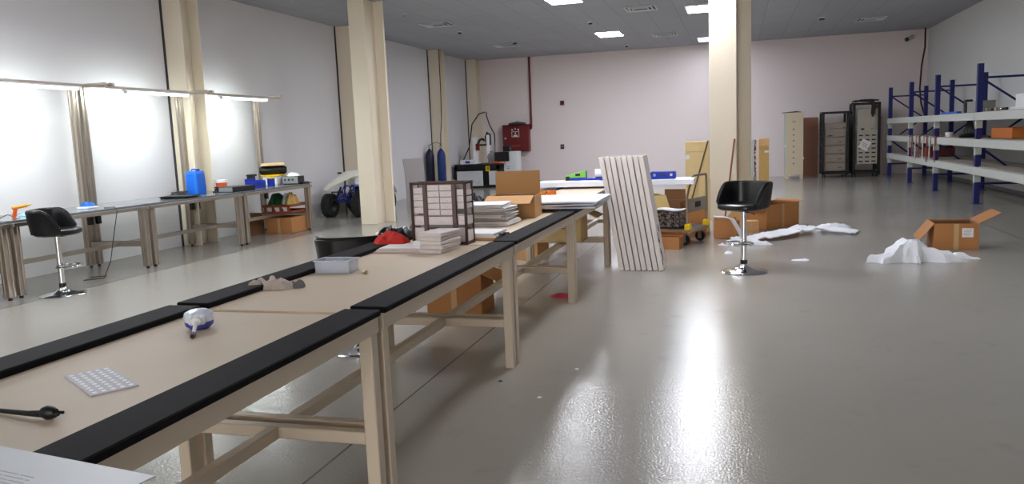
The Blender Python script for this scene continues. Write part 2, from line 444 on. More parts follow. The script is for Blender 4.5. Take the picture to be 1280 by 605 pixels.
# ------------------------------------------------------------------ work benches at the left wall
BX0, BX1 = -7.95, -7.03
BL = 1.93
def make_bench():
    t = thing('work_bench', 'x', 'work bench'); h = BL/2; d = BX1-BX0
    # local: x from 0 (front) to -d (rear), y centred
    obj('tabletop', MB().box((-d/2+.01,0,.785),(d-.06,BL,.03), bev=.003), BENCHTOP, t)
    obj('edge_frame', MB().box((.0,0,.755),(.04,BL,.04), bev=.003).box((-d+.075,0,.755),(.04,BL,.04), bev=.003), STEEL, t)
    def profile(x, y, z0, z1):
        m = MB(); w = .04
        m.box((x,y,(z0+z1)/2),(.06,.06,z1-z0))
        for sx in (-1,1):
            for sy in (-1,1): m.box((x+sx*.028,y+sy*.028,(z0+z1)/2),(.026,.026,z1-z0), bev=.003)
        return m
    for sy in (-1,1):
        y = sy*(h-.05)
        lg = obj('leg', profile(-.05,y,.03,.735), STEEL, t)
        obj('foot', MB().cyl((-.05,y,0),(-.05,y,.03),.022,.016,10), BLACK, lg)
        ps = obj('post', profile(-d,y,.03,2.27), STEEL, t)
        obj('foot', MB().cyl((-d,y,0),(-d,y,.03),.022,.016,10), BLACK, ps)
        obj('power_socket', MB().box((-d+.065,y,.62),(.05,.06,.14), bev=.006), BLACK, ps)
        obj('crossbar', MB().box((-d/2-.02,y,.30),(d-.14,.05,.05), bev=.003), STEEL, t)
        obj('arm', MB().box((-d+.23,y,2.285),(.56,.045,.03), bev=.003).box((-d+.49,y,2.285),(.04,.051,.036)), STEEL, t)
    obj('stretcher', MB().box((-d/2,0,.30),(.05,BL-.15,.05), bev=.003), STEEL, t)
    obj('rail', MB().box((-d+.45,0,2.255),(.04,BL-.01,.028), bev=.003), STEEL, t)
    lamp = obj('tube_light', MB().box((-d+.45,-.05,2.229),(.07,1.24,.022), bev=.004), WHITE, t)
    obj('tube', MB().prism([(-d+.425,2.217),(-d+.429,2.203),(-d+.440,2.196),(-d+.460,2.196),(-d+.471,2.203),(-d+.475,2.217)],-.63,.53,'y'), TUBE, lamp, label='glowing white tube')
    for e in (-.642,.542): obj('tube_cap', MB().box((-d+.45,e,2.205),(.054,.022,.026),bev=.004), LGREY, lamp)
    return t
B0 = make_bench()
BY = [4.26,6.22,8.18,10.14]
BLAB = ['work bench nearest the camera at the left wall, cut off by the picture edge',
        'steel work bench behind the left bar stool, with blue gloves on its top',
        'third steel work bench along the left wall, with the blue jerrycan at its far end',
        'farthest steel work bench along the left wall, with cartons stored underneath']
for i, y in enumerate(BY):
    loc = (BX1, y+BL/2, 0)
    if i == 0: B0.location = loc; B0['label'] = BLAB[0]; B0['group'] = 'work benches along the left wall'
    else: dup(B0, loc, 0, BLAB[i])
BT = .80
# ------------------------------------------------------------------ reusable things
def carton(name, label, loc, rotz, w, d, h, flaps={}, m=None, inner=None, open_top=True, z_tape=True, mark=None, flen=None, cat='cardboard box', group=None, sticker=None):
    m = m or CARD; t = thing(name, label, cat, loc, rotz, group); th = .007
    b = MB()
    b.box((0,0,th/2),(w,d,th), mi=0)
    for sx in (-1,1): b.box((sx*(w/2-th/2),0,h/2),(th,d,h))
    for sy in (-1,1): b.box((0,sy*(d/2-th/2),h/2),(w-2*th,th,h))
    if not open_top: b.box((0,0,h-th/2),(w-2*th,d-2*th,th))
    obj('body', b, m, t)
    if open_top:
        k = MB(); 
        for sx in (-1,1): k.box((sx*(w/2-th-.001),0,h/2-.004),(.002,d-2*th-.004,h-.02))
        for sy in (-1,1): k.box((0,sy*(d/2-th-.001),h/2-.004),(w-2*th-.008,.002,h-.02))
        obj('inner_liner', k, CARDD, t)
    if z_tape:
        obj('tape', MB().box((0,-d/2-.0008,h*.5),(.05,.0016,h*.98)), TAPE, t)
    N = {'left':(-1,0),'right':(1,0),'front':(0,-1),'back':(0,1)}
    for side, ang in flaps.items():
        nx, ny = N[side]; a = rad(ang); L = flen or min(w, d)*.48
        wid = (d if nx else w)-.012
        hx, hy = nx*(w/2-th/2), ny*(d/2-th/2)
        dx, dy, dz = -nx*math.cos(a), -ny*math.cos(a), math.sin(a)
        f = MB(); c = (hx+dx*L/2, hy+dy*L/2, h+.002+dz*L/2)
        # rotation about the hinge
        if nx: f.box(c, (L, wid, .006), (0, -math.atan2(dz, dx) if True else 0, 0))
        else: f.box(c, (wid, L, .006), (math.atan2(dz, dy), 0, 0))
        obj('flap', f, m, t)
    if mark:
        k = MB(); mx, mz, s = mark
        y = -d/2-.0012
        for i in (-1,1):
            for j in (-1,1): k.box((mx+i*s*.28, y, mz+j*s*.28),(s*.44,.002,s*.44))
        k.box((mx+s*2.2, y, mz+s*.2),(s*1.6,.002,s*.12)); k.box((mx+s*2.2, y, mz-s*.15),(s*1.6,.002,s*.12))
        obj('printed_mark', k, DARK, t)
    if sticker:
        sx_, sz_, sw_, sh_ = sticker
        k = MB(); k.box((sx_,-d/2-.001,sz_),(sw_,.002,sh_), mi=0)
        for i in range(4): k.box((sx_-.003*i,-d/2-.0025,sz_+sh_*(.28-.18*i)),(sw_*(.7-.1*(i%2)),.001,sh_*.05), mi=1)
        obj('shipping_label', k, [PAPER, GREY], t, label='white shipping label')
    return t

def stool(label, loc, rotz, group=None, src=[None], dz=0.0):
    if src[0] and not dz: return dup(src[0], loc, rotz, label)
    t = thing('bar_stool', label, 'bar stool', loc, rotz, group)
    obj('base', MB().lathe([(0,0),(.222,0),(.226,.006),(.215,.013),(.15,.024),(.085,.036),(.05,.058),(.036,.085),(0,.086)], seg=40), CHROME, t, label='chrome trumpet base')
    obj('collar', MB().lathe([(0,.085),(.034,.085),(.034,.125),(0,.125)]), BLACK, t)
    obj('column', MB().cyl((0,0,.12),(0,0,.40),.029,seg=24).cyl((0,0,.40),(0,0,.622+dz),.027,seg=24), CHROME, t)
    fr = [( .15*math.sin(a), -.085-.12*math.cos(a)+0*a, .30) for a in [i*2*PI/32 for i in range(32)]]
    obj('footrest', MB().tube(fr,.0095,8,loop=True).box((0,-.015,.30),(.07,.06,.035),bev=.008), CHROME, t)
    obj('lever', MB().tube([(.02,0,.60+dz),(.11,-.02,.597+dz),(.16,-.03,.585+dz)],.006), CHROME, t)
    obj('seat_plate', MB().box((0,0,.622+dz),(.2,.2,.014),bev=.003), BLACK, t)
    # seat cushion: superellipse, slightly dished
    rings = []
    for q, z in ((.0,.628),(.90,.628),(1.0,.642),(1.02,.66),(.98,.682),(.86,.692),(.5,.688),(0,.684)):
        ring = []
        for i in range(36):
            a = i*2*PI/36; ca, sa = math.cos(a), math.sin(a)
            r = 1/((abs(ca)**2.8+abs(sa)**2.8)**(1/2.8))
            ring.append((max(q,.001)*.225*r*ca, max(q,.001)*.205*r*sa-.015, z+dz))
        rings.append(ring)
    obj('seat', MB().ring_sweep(rings), LEATHER, t)
    def back(u, v):
        th = rad(-118+236*u); e = abs(2*u-1)
        h = .235*(1-max(0,(e-.62)/.38)**2.2*.80)
        r = .215+.028*v; k = 1/((abs(math.cos(th))**3+abs(math.sin(th))**3)**(1/3))
        return (r*k*math.sin(th), .92*r*k*math.cos(th)-.005, .652+dz+h*v)
    bm = MB().sheet(back, 40, 8, .036)
    bo = obj('backrest', bm, LEATHER, t)
    md = bo.modifiers.new('round', 'BEVEL'); md.width = .012; md.segments = 2; md.limit_method = 'ANGLE'
    rim = [tuple(Vector(back(i/40,1))+Vector((0,0,.002))) for i in range(41)]
    obj('piping', MB().tube(rim, .012, 8), LEATHER, bo)
    if not dz: src[0] = t
    return t
stool('black bar stool on chrome foot standing in front of the central column', (.06,8.1,0), rad(-38), 'black bar stools')
stool('black bar stool at the left wall benches, seen from behind', (-6.735,6.46,0), rad(116))
stool('black bar stool at the far side of the assembly tables, back just above the edge', (-2.545,4.88,0), rad(-160), 'black bar stools', dz=-.085)

# ------------------------------------------------------------------ on the assembly tables
# large thin sheet at the near end
m = MB(); m.box((0,0,.0015),(1.2,.9,.003), mi=0)
for i in range(7):
    for j in range(30):
        if (i*7+j*3) % 11: m.box((.20+j*.0058+i*.003, .36-i*.0125, .0032),(.0026,.0022,.0006), mi=1)
single('metal_sheet', m, [LGREY, GREY], 'large pale grey sheet lying across the nearest table at the bottom left corner', 'metal sheet', (-1.76,.863,TS), rad(-8.5))
m = MB(); m.box((0,0,.002),(.28,.125,.004), mi=0)
for i in range(9):
    for j in range(5): m.box((-.12+i*.03, -.048+j*.024, .0045),(.017,.012,.0012), mi=1)
single('dotted_card', m, [mat('lilac_grey_card',(188,184,192),.5), WHITE], 'white card with a grid of pale dots on the nearest table', 'card', (-1.79,1.81,TT), rad(-31.7))
t = thing('power_cable', 'black power cable with a plug lying on the nearest table', 'cable', (-1.68,1.515,TT))
obj('cord', MB().tube([(-.62,.02,.008),(-.45,.035,.007),(-.3,.03,.007),(-.16,.014,.008),(-.06,.0,.012),(0,0,.014)], [.006]*4+[.007,.010], 10), BLACK, t)
obj('plug', MB().lathe([(0,-.022),(.013,-.02),(.018,-.006),(.016,.008),(.011,.02),(0,.022)], (.012,0,.018), 14, M=Euler((0,PI/2,0)).to_matrix()).cyl((.03,.007,.018),(.048,.007,.018),.004).cyl((.03,-.007,.018),(.048,-.007,.018),.004), BLACK, t)
# blue and silver tool
t = thing('tape_dispenser', 'blue and silver rounded tool with a white stick handle on the nearest table', 'tool', (-1.93,2.44,TT), rad(29))
obj('body', MB().lathe([(0,.0),(.035,.002),(.05,.016),(.052,.032)], seg=28), mat('blue_film',(66,80,170),.2,var=.25,scale=30), t, label='blue lower body')
obj('top_shell', MB().lathe([(.0,.031),(.0525,.031),(.056,.045),(.050,.062),(.030,.072),(0,.074)], seg=28).box((.0,-.045,.045),(.06,.035,.042),(.3,0,0),bev=.01), mat('silver_wrap',(222,228,242),.2,metal=.1,var=.15,scale=40), t, label='silver wrapped top')
hd = obj('handle', MB().cyl((0,-.055,.045),(0,-.075,.040),.020,.016,16).cyl((0,-.07,.040),(0,-.145,.010),.0075,.0065,12), WHITE, t, label='white stick handle')
obj('tip', MB().cyl((0,-.143,.0108),(0,-.168,.009),.010,.0085,12), BLACK, hd)
t = thing('work_glove', 'crumpled greyish cotton glove on the second table by the black strip', 'glove', (-2.085,3.21,TT), rad(6))
obj('palm', MB().crumple([(-.10,.0),(-.07,.06),(0,.07),(.07,.05),(.09,0),(.06,-.05),(0,-.06),(-.07,-.05)], .06, seed=3, freq=16, nr=12, nt=56, sharp=1.2), CLOTH, t)
obj('cuff', MB().crumple([(.04,.02),(.08,.055),(.125,.04),(.13,0),(.09,-.02)], .05, seed=8, freq=18), CLOTHD, t, label='grey knitted cuff')
for k,(fx,fy,fz,a) in enumerate(((-.10,.03,.02,2.7),(-.115,-.005,.016,3.1),(-.10,-.04,.014,3.5),(-.06,.07,.022,2.0))):
    d = Vector((math.cos(a),math.sin(a),0))
    obj('finger', MB().tube([Vector((fx,fy,fz))-d*.03, Vector((fx,fy,fz+.012)), Vector((fx,fy,fz))+d*.022, Vector((fx,fy,max(.012,fz-.006)))+d*.03], [.013,.015,.013,.006], 10), CLOTH, t)
# clear compartment box
t = thing('compartment_box', 'clear plastic compartment box without a lid on the second table', 'plastic box', (-2.015,3.66,TT), rad(3))
m = MB(); W_, D_, H_ = .19,.12,.066
m.box((0,0,.002),(W_,D_,.004))
for sx in (-1,1): m.box((sx*(W_/2-.0015),0,H_/2),(.003,D_,H_))
for sy in (-1,1): m.box((0,sy*(D_/2-.0015),H_/2),(W_-.006,.003,H_))
obj('tray', m, CLEAR, t)
for i in range(4): obj('divider', MB().box((-.062+i*.037,0,.03),(.004,D_-.008,.052)), mat('milky_plastic',(222,226,236),.3,trans=.2), t)
obj('rim', MB().box((0,-D_/2-.003,H_),(W_+.012,.006,.005)).box((0,D_/2+.003,H_),(W_+.012,.006,.005)).box((W_/2+.003,0,H_),(.006,D_,.005)).box((-W_/2-.003,0,H_),(.006,D_,.005)), mat('milky_plastic',(222,226,236),.3), t)
t = thing('small_capsule', 'tiny white and brass capsule lying on the second table', 'small part', (-1.83,3.61,TT), rad(-40))
obj('cap', MB().lathe([(0,-.02),(.008,-.018),(.009,0),(0,.001)], (0,0,.009), 12, M=Euler((0,PI/2,0)).to_matrix()), WHITE, t)
obj('barrel', MB().lathe([(0,0),(.009,0),(.0095,.012),(.006,.02),(0,.021)], (0,0,.0095), 12, M=Euler((0,PI/2,0)).to_matrix()), mat('brass',(200,170,110),.3,metal=.8), t)
# pinkish sheets, each countable
for i in range(4):
    single('paper_pad', MB().box((0,0,.004),(.30-.012*i,.17,.008),bev=.001), PINKP if i%2==0 else PAPER,
           ['lowest pinkish paper pad in front of the parts organizer','second pinkish paper pad from the bottom, left of the white block','third pinkish paper pad from the bottom, left of the white block','topmost pinkish paper pad under the red plastic bag'][i],
           'paper pad', (-1.965+.005*i,4.385+.006*(i%2),TT+.008*i), rad((-3,2,-1,4)[i]), 'paper pads left of the white block')
single('white_carton_sleeve', MB().box((0,0,.015),(.07,.10,.03),bev=.002), WHITE, 'small white box on the pinkish paper pads', 'small box', (-1.855,4.42,TT+.032), rad(4))
for i in range(5):
    w_ = .15+.006*math.sin(i*2.1)
    mm = MB().box((0,-.0,.0125),(w_,.25,.0245),bev=.006)
    single('tissue_pack', mm, mat('white_tissue',(226,216,214),.85,var=.06,scale=30,bump=.2,bscale=50),
           ['lowest white tissue pack in front of the organizer','second white tissue pack from the bottom of its stack','middle white tissue pack of the five in front of the organizer','fourth white tissue pack from the bottom of its stack','topmost white tissue pack in front of the organizer'][i],
           'tissue pack', (-1.725+.004*(i%3),4.40+.005*(i%2),TT+.025*i), rad((-8,-6,-9,-7,-8)[i]), 'white tissue packs in front of the organizer')
# red bag and dark gloves
single('red_bag', MB().crumple([(-.13,.0),(-.09,.06),(-.01,.05),(.06,.07),(.11,.03),(.10,-.04),(.02,-.055),(-.08,-.06)], .10, seed=12, freq=12, nr=11, nt=50, sharp=1.3), REDF,
       'crumpled bright red bag lying left of the parts organizer', 'bag', (-2.105,4.56,TS))
single('black_pouch', MB().crumple([(-.13,.0),(-.09,.09),(.02,.10),(.12,.07),(.13,-.03),(.04,-.08),(-.07,-.08)], .12, seed=21, freq=9, nr=11, nt=50), LEATHER,
       'black pouch on the edge strip behind the red bag', 'pouch', (-2.235,4.84,TS))
single('dark_cap', MB().crumple([(-.09,.0),(-.05,.07),(.05,.07),(.10,.02),(.06,-.06),(-.04,-.06)], .12, seed=25, freq=10), DARK,
       'dark grey folded cap behind the black pouch', 'cap', (-2.15,5.10,TS))

# parts organizer
t = thing('parts_organizer', 'brown framed organizer full of small clear drawers standing on the second table', 'parts organizer', (-1.825,4.735,TT), rad(-3))
W_, D_, H_ = .385,.13,.40; y0 = -D_/2
f = MB()
for sx in (-1,1):
    for sy in (-1,1): f.box((sx*(W_/2-.008),sy*(D_/2-.008),H_/2),(.016,.016,H_),bev=.002)
    f.box((sx*(W_/2-.008),0,H_-.008),(.016,D_,.016)); f.box((sx*(W_/2-.008),0,.008),(.016,D_,.016))
for sy in (-1,1):
    f.box((0,sy*(D_/2-.008),H_-.008),(W_,.016,.016)); f.box((0,sy*(D_/2-.008),.008),(W_,.016,.016))
obj('frame', f, BRONZE, t)
for x in (-.092,.108): obj('upright', MB().box((x,y0+.012,H_/2),(.026,.022,H_-.02),bev=.002), mat('dull_brown_bar',(112,92,88),.4,metal=.2), t)
def drawer(x, z, w, h):
    m = MB(); y = y0+.02; d = D_-.04
    m.box((x,y,z+h/2),(w,.004,h-.004)); m.box((x,y+d/2,z+.002),(w,d,.003))
    for s_ in (-1,1): m.box((x+s_*(w/2-.001),y+d/2,z+h*.42),(.002,d,h*.8))
    m.box((x,y+d,z+h*.4),(w,.003,h*.75)); m.box((x,y-.004,z+h*.35),(w*.35,.008,h*.12))
    obj('drawer', m, DRAWER, t)
for i in range(4): drawer(-.148, .20+i*.042, .075, .040)
for i in range(5):
    for x in (-.038,.048): drawer(x, .188+i*.039, .080, .037)
for i in range(3): drawer(.158, .228+i*.042, .062, .040)
drawer(.005,.125,.165,.055); drawer(-.148,.125,.075,.06); drawer(.158,.125,.062,.07)
drawer(.005,.02,.165,.08); drawer(-.148,.02,.075,.09); drawer(.158,.02,.062,.09)
sh = MB()
for z in (.018,.12,.185): sh.box((0,0,z),(W_-.03,D_-.03,.004))
sh.box((0,D_/2-.015,.2),(W_-.02,.004,.36))
obj('shelf', sh, mat('light_steel_shelf',(176,170,170),.35,metal=.5), t)
# low cardboard sheets by the organizer
for i in range(3):
    single('cardboard_sheet', MB().box((0,0,.008),(.44-.01*i,.26,.015),bev=.002), (CARDL, PAPER, PAPER)[i],
           ['lowest flat cardboard sheet behind the parts organizer','middle flat sheet of the low pile behind the parts organizer','topmost white sheet of the low pile behind the parts organizer'][i],
           'cardboard sheet', (-1.74+.008*i,4.98,TT+.016*i), rad((0,2,-2)[i]), 'sheets behind the organizer')
single('clamp', MB().box((0,0,.02),(.02,.1,.04),bev=.004).box((.02,.0,.035),(.05,.02,.012),bev=.003).box((.02,.035,.012),(.05,.02,.02),bev=.003), DARK, 'dark grey clamp at the right end of the low sheet pile', 'clamp', (-1.497,4.97,TT))
# bundles of paper
BL_ = ['lowest white bundle of the tall paper pile','second paper bundle from the bottom of the tall pile','third paper bundle from the bottom of the tall pile','fourth paper bundle from the bottom of the tall pile','fifth paper bundle from the bottom of the tall pile','topmost crumpled bundle of the tall paper pile']
z = TT
for i in range(6):
    h = (.036,.022,.026,.02,.024,.026)[i]; w_ = (.40,.36,.37,.34,.35,.30)[i]; d_ = .34; ph = i*1.3
    def fn(u, v, w_=w_, d_=d_, ph=ph): return ((u-.5)*w_, (v-.5)*d_, .002*math.sin(u*9+ph)+.002*math.sin(v*7+ph)*1.0)
    mm = MB()
    for k in range(4): mm.sheet(lambda u, v, k=k: (lambda p: (p[0]*(1-.03*((k*i)%3))+.006*((k*2+i)%3-1), p[1]+.005*((k+i)%3-1), h*(k+.5)/4+p[2]*.3))(fn(u,v)), 10, 6, h/4-.0012)
    single('paper_bundle', mm, PAPER if i in (0,2,4,5) else mat('grey_paper',(186,178,172),.8,var=.1,scale=14), BL_[i]+' in front of the open carton', 'paper bundle', (-1.85+.01*math.sin(i*2.2),5.80,z+.001), rad((-2,4,-5,3,-2,6)[i]), 'paper bundles on the third table')
    z += h+.002
carton('open_carton', 'open cardboard box with its back flap upright on the third table', (-1.80,6.36,TT), rad(4), .40,.33,.185, {'back':92,'front':196}, CARDL, flen=.19)
single('black_film', MB().crumple([(-.16,.0),(-.10,.22),(.04,.28),(.12,.12),(.12,-.12),(.02,-.25),(-.11,-.2)], .25, seed=31, freq=8, nr=12, nt=60, sharp=1.3), BLACK, 'rumpled black plastic film left of the open carton', 'plastic film', (-2.13,6.22,TS))
single('white_film', MB().crumple([(-.08,.0),(-.05,.16),(.05,.15),(.08,0),(.04,-.15),(-.04,-.13)], .06, seed=33, freq=9, nr=10, nt=44, sharp=1.2), FOAM, 'white film lying over the third table beyond the tall paper pile', 'plastic film', (-2.08,6.82,TT))
for i in range(3):
    def bd(u, v, i=i): return ((u-.5)*.90, (v-.5)*.86, .003*math.sin(u*6+i*1.9)+.003)
    single('white_board', MB().sheet(bd, 16, 4, .015), mat('blue_white_board',(214,220,232),.4,var=.03), ['lowest of the three white boards overhanging the fourth table','middle of the three white boards overhanging the fourth table','topmost of the three white boards overhanging the fourth table'][i], 'board', (-1.63+.012*i,7.10-.02*i,TS+.011+.023*i), rad((1,-1.2,.6)[i]), 'white boards on the fourth table')
def roll(lb, loc, m):
    t = thing('tape_roll', lb, 'tape roll', loc, group='tape rolls')
    ring = [(.028,0),(.048,0),(.050,.004),(.050,.081),(.048,.085),(.028,.085)]
    rings = []
    mm = MB(); rr = []
    for r, z in ring: rr.append([Vector((r*math.cos(a*2*PI/24), r*math.sin(a*2*PI/24), z)) for a in range(24)])
    mm.ring_sweep(rr, False, loop=True); obj('tape', mm, m, t)
    rr = [[Vector((r*math.cos(a*2*PI/24), r*math.sin(a*2*PI/24), z)) for a in range(24)] for r, z in ((.0245,.001),(.028,.001),(.028,.084),(.0245,.084))]
    obj('core', MB().ring_sweep(rr, False, loop=True), CARDD, t)
roll('amber tape roll left of its pair on the fourth table', (-2.02,8.22,TT), AMBER)
roll('orange tape roll right of its pair on the fourth table', (-1.915,8.24,TT), mat('orange_tape',(214,110,36),.25,var=.1))
single('white_slab', MB().box((0,0,.03),(1.95,.52,.06),bev=.003), mat('white_slab',(232,232,238),.45,var=.02), 'long thick white slab lying across the farthest table and overhanging to the right', 'slab', (-1.475,9.86,TS), rad(1))
SZ = TS+.06
for i,(x,y,w_,d_,a) in enumerate(((-2.12,9.72,.30,.12,6),(-1.78,9.72,.24,.13,-5))):
    single('paper_sheet', MB().box((0,0,.004),(w_,d_,.008),bev=.001), PAPER, ['white paper sheet at the left end of the thick slab','white paper sheet in front of the green box on the thick slab'][i], 'paper', (x,y,SZ), rad(a))
t = thing('scissors', 'small scissors lying on the thick white slab in front of the green box', 'scissors', (-1.50,9.68,SZ), rad(100))
for s_ in (-1,1):
    obj('blade', MB().box((s_*.006,.05,.003+.002*(s_>0)),(.010,.10,.002),(0,0,s_*.09)), STEEL, t)
    obj('grip', MB().tube([(s_*.02+.016*math.cos(a), -.03+.024*math.sin(a), .005) for a in [k*2*PI/14 for k in range(14)]], .004, 6, loop=True), DARK, t)
t = thing('printed_box', 'lime green and blue printed box lying on the thick white slab', 'box', (-1.99,9.98,SZ), rad(5))
obj('box_body', MB().prism([(-.13,.0),(.13,.0),(.13,.125),(-.13,.06)], -.09,.09,'y'), LIME, t)
obj('blue_band', MB().box((.02,-.092,.022),(.22,.004,.034)).box((.131,0,.06),(.003,.17,.10)), DBLUE, t)
obj('dark_print', MB().box((.03,-.0925,.075),(.06,.003,.03)).box((-.10,-.0925,.03),(.05,.004,.05)), BLACK, t)
single('blue_folder', MB().box((0,0,.015),(.42,.16,.03),bev=.004), DBLUE, 'flat blue folder beside the green printed box on the slab', 'folder', (-1.63,9.92,SZ), rad(3))
single('white_roll', MB().cyl((-.07,0,.055),(.07,0,.055),.055,seg=24).cyl((-.072,0,.055),(.072,0,.055),.02,seg=12), WHITE, 'white roll standing on the blue folder', 'paper roll', (-1.66,9.93,SZ+.03), rad(4))
t = thing('tool_case', 'closed deep blue case on the right end of the thick white slab', 'case', (-.88,9.90,SZ), rad(2))
obj('shell', MB().box((0,0,.045),(.31,.2,.09),bev=.012), DBLUE, t)
obj('handle', MB().tube([(-.05,-.1,.06),(-.045,-.125,.06),(.045,-.125,.06),(.05,-.1,.06)],.008), BLACK, t)
for sx in (-1,1): obj('latch', MB().box((sx*.1,-.102,.05),(.03,.008,.03),bev=.002), STEEL, t)
single('blue_cloth', MB().crumple([(-.09,0),(-.04,.06),(.06,.05),(.09,-.01),(.03,-.05),(-.05,-.05)], .07, seed=41, freq=14), DBLUE, 'dark blue cloth left of the blue case on the slab', 'cloth', (-1.17,9.92,SZ))
single('crumpled_wrap', MB().crumple([(-.10,0),(-.04,.05),(.07,.05),(.11,-.01),(.03,-.06),(-.06,-.05)], .05, seed=43, freq=14), FOAM, 'crumpled white wrap in front of the dark blue cloth', 'wrapping', (-1.17,9.73,SZ))

# ------------------------------------------------------------------ below the tables
carton('carton', 'open brown carton on the floor under the third table', (-2.24,6.14,0), rad(2), .47,.38,.34, {'right':202,'back':100,'left':75}, CARD, flen=.16)
carton('carton', 'tan carton on the floor at the far side under the farthest table', (-2.42,9.0,0), rad(-6), .42,.40,.30, {'front':30}, CARDL)
carton('cream_carton', 'cream carton with a dark printed mark resting on the bars under the fourth table', (-1.83,8.22,.31), rad(0), .52,.40,.34, {'right':205}, CARDC, open_top=True, mark=(-.08,.16,.06), z_tape=False, flen=.20)
single('pink_wrapper', MB().crumple([(-.12,0),(-.05,.03),(.03,.05),(.10,.03),(.11,-.02),(.0,-.04),(-.07,-.03)], .05, seed=51, freq=16), PINKF, 'crumpled pink red wrapper on the floor under the table row', 'wrapper', (-1.50,6.74,0))

# ------------------------------------------------------------------ on and under the left benches
t = thing('glue_gun', 'orange and yellow glue gun standing on the bench above the left bar stool', 'glue gun', (-7.22,6.50,BT), rad(60))
obj('body', MB().cyl((-.07,0,.11),(.07,0,.13),.018,seg=12).cyl((.07,0,.13),(.11,0,.136),.01,.004,10), mat('orange_yellow',(232,160,50),.4), t)
obj('grip', MB().box((-.05,0,.055),(.035,.028,.11),(0,.25,0),bev=.008), ORANGE, t)
obj('stand', MB().box((-.045,0,.003),(.07,.05,.006),bev=.002), STEEL, t)
obj('cord', MB().tube([(-.06,0,.02),(-.12,-.02,.05),(-.2,-.05,.02),(-.28,-.06,.008)],.004), BLACK, t)
t = thing('wire_tray', 'black wire tray on the bench at the left picture edge', 'tray', (-7.35,5.98,BT), rad(4))
m = MB()
for s_ in (-1,1):
    m.tube([(-.15,s_*.11,.05),(.15,s_*.11,.05)],.006); m.tube([(s_*.15,-.11,.05),(s_*.15,.11,.05)],.006)
for i in range(7): m.tube([(-.15+i*.05,-.11,.05),(-.15+i*.05,-.10,.006),(-.15+i*.05,.10,.006),(-.15+i*.05,.11,.05)],.003,6)
obj('basket', m, BLACK, t)
single('light_blue_cloth', MB().crumple([(-.10,0),(-.04,.06),(.06,.05),(.10,-.01),(.03,-.05),(-.05,-.05)], .05, seed=61, freq=12), mat('pale_blue_cloth',(150,196,224),.8), 'pale blue cloth on the bench beside the glue gun', 'cloth', (-7.42,6.75,BT))
t = thing('white_tray', 'shallow white tray on the bench under the blue gloves', 'tray', (-7.40,7.58,BT), rad(3))
obj('dish', MB().box((0,0,.012),(.15,.18,.024),bev=.005), WHITE, t)
single('blue_gloves', MB().crumple([(-.06,0),(-.04,.06),(.02,.05),(.06,.07),(.07,0),(.03,-.06),(-.02,-.04),(-.05,-.06)], .075, seed=63, freq=13, nr=11, nt=50, sharp=1.3), BLUE, 'bundle of bright blue gloves on the bench behind the left bar stool', 'gloves', (-7.40,7.58,BT+.024))
for i in range(3):
    single('flat_board', MB().box((0,0,.006),(.42,.30,.011),bev=.002), (BLACK, DARK, BLACK)[i],
      ['lowest thin dark panel on the bench left of the blue jerrycan','middle thin dark panel on the bench left of the blue jerrycan','topmost thin dark panel leaning left of the blue jerrycan'][i],
      'panel', (-7.33+.03*i,9.13-.05*i,BT+.0115*i), rad((5,-8,14)[i]), 'thin dark panels on the bench')
m = MB()
for k in range(5):
    m.tube([(.10*math.cos(a)+.015*math.sin(a*3+k), .12*math.sin(a)+.01*k, .008+.012*k+.004*math.sin(a*2+k)) for a in [j*2*PI/20 for j in range(20)]], .006, 6, loop=True)
single('cable_coil', m, DARK, 'coil of dark cable on the bench by the thin panels', 'cable', (-7.60,9.42,BT))
t = thing('jerrycan', 'bright blue plastic jerrycan standing on the far bench', 'jerrycan', (-7.60,9.82,BT), rad(8))
rings = []
for z_, sc in ((0,.9),(.01,1),(.10,1.0),(.22,.97),(.285,.93),(.325,.90),(.335,.82)):
    ring = []
    for i in range(32):
        a = i*2*PI/32; k = 1/((abs(math.cos(a))**5+abs(math.sin(a))**5)**.2)
        ring.append((.105*sc*k*math.cos(a), .135*sc*k*math.sin(a), z_))
    rings.append(ring)
obj('body', MB().ring_sweep(rings), BLUE, t)
obj('handle', MB().tube([(0,-.09,.332),(0,-.08,.36),(0,.02,.36),(0,.04,.334)],.011), BLUE, t)
obj('screw_cap', MB().lathe([(0,.334),(.026,.334),(.026,.362),(0,.364)],(0,.085,0),16), DBLUE, t)
t = thing('lidded_tub', 'small orange tub with a white lid behind the black flat case', 'tub', (-7.68,10.52,BT))
obj('tub', MB().lathe([(0,0),(.075,0),(.085,.125),(0,.125)],seg=28), ORANGE, t)
obj('lid', MB().lathe([(0,.125),(.092,.125),(.092,.165),(.086,.17),(0,.17)],seg=28), WHITE, t, label='white lid')
t = thing('bench_vice', 'small grey clamp tool between the blue jerrycan and the black flat case', 'clamp', (-7.46,10.10,BT))
obj('base', MB().box((0,0,.01),(.10,.08,.02),bev=.004), DARK, t); obj('jaw', MB().box((0,-.02,.05),(.04,.03,.07),bev=.005).box((0,.03,.05),(.04,.02,.06),bev=.004), DARK, t)
obj('bar', MB().cyl((0,-.06,.06),(0,.08,.06),.007), STEEL, t)
t = thing('flat_case', 'flat black instrument case lying on the far bench', 'case', (-7.26,10.30,BT), rad(-3))
obj('case_body', MB().box((0,0,.04),(.30,.50,.08),bev=.008), BLACK, t); obj('end_plate', MB().box((0,-.252,.04),(.24,.005,.06),bev=.001), GREY, t)
t = thing('storage_bin', 'open deep blue storage bin on the far bench', 'bin', (-7.40,11.0,BT), rad(2))
m = MB(); m.box((0,0,.004),(.2,.28,.008))
m.box((-.098,0,.075),(.006,.28,.15)); m.box((.098,0,.045),(.006,.28,.09)); m.box((0,-.137,.06),(.19,.006,.12)); m.box((0,.137,.06),(.19,.006,.12))
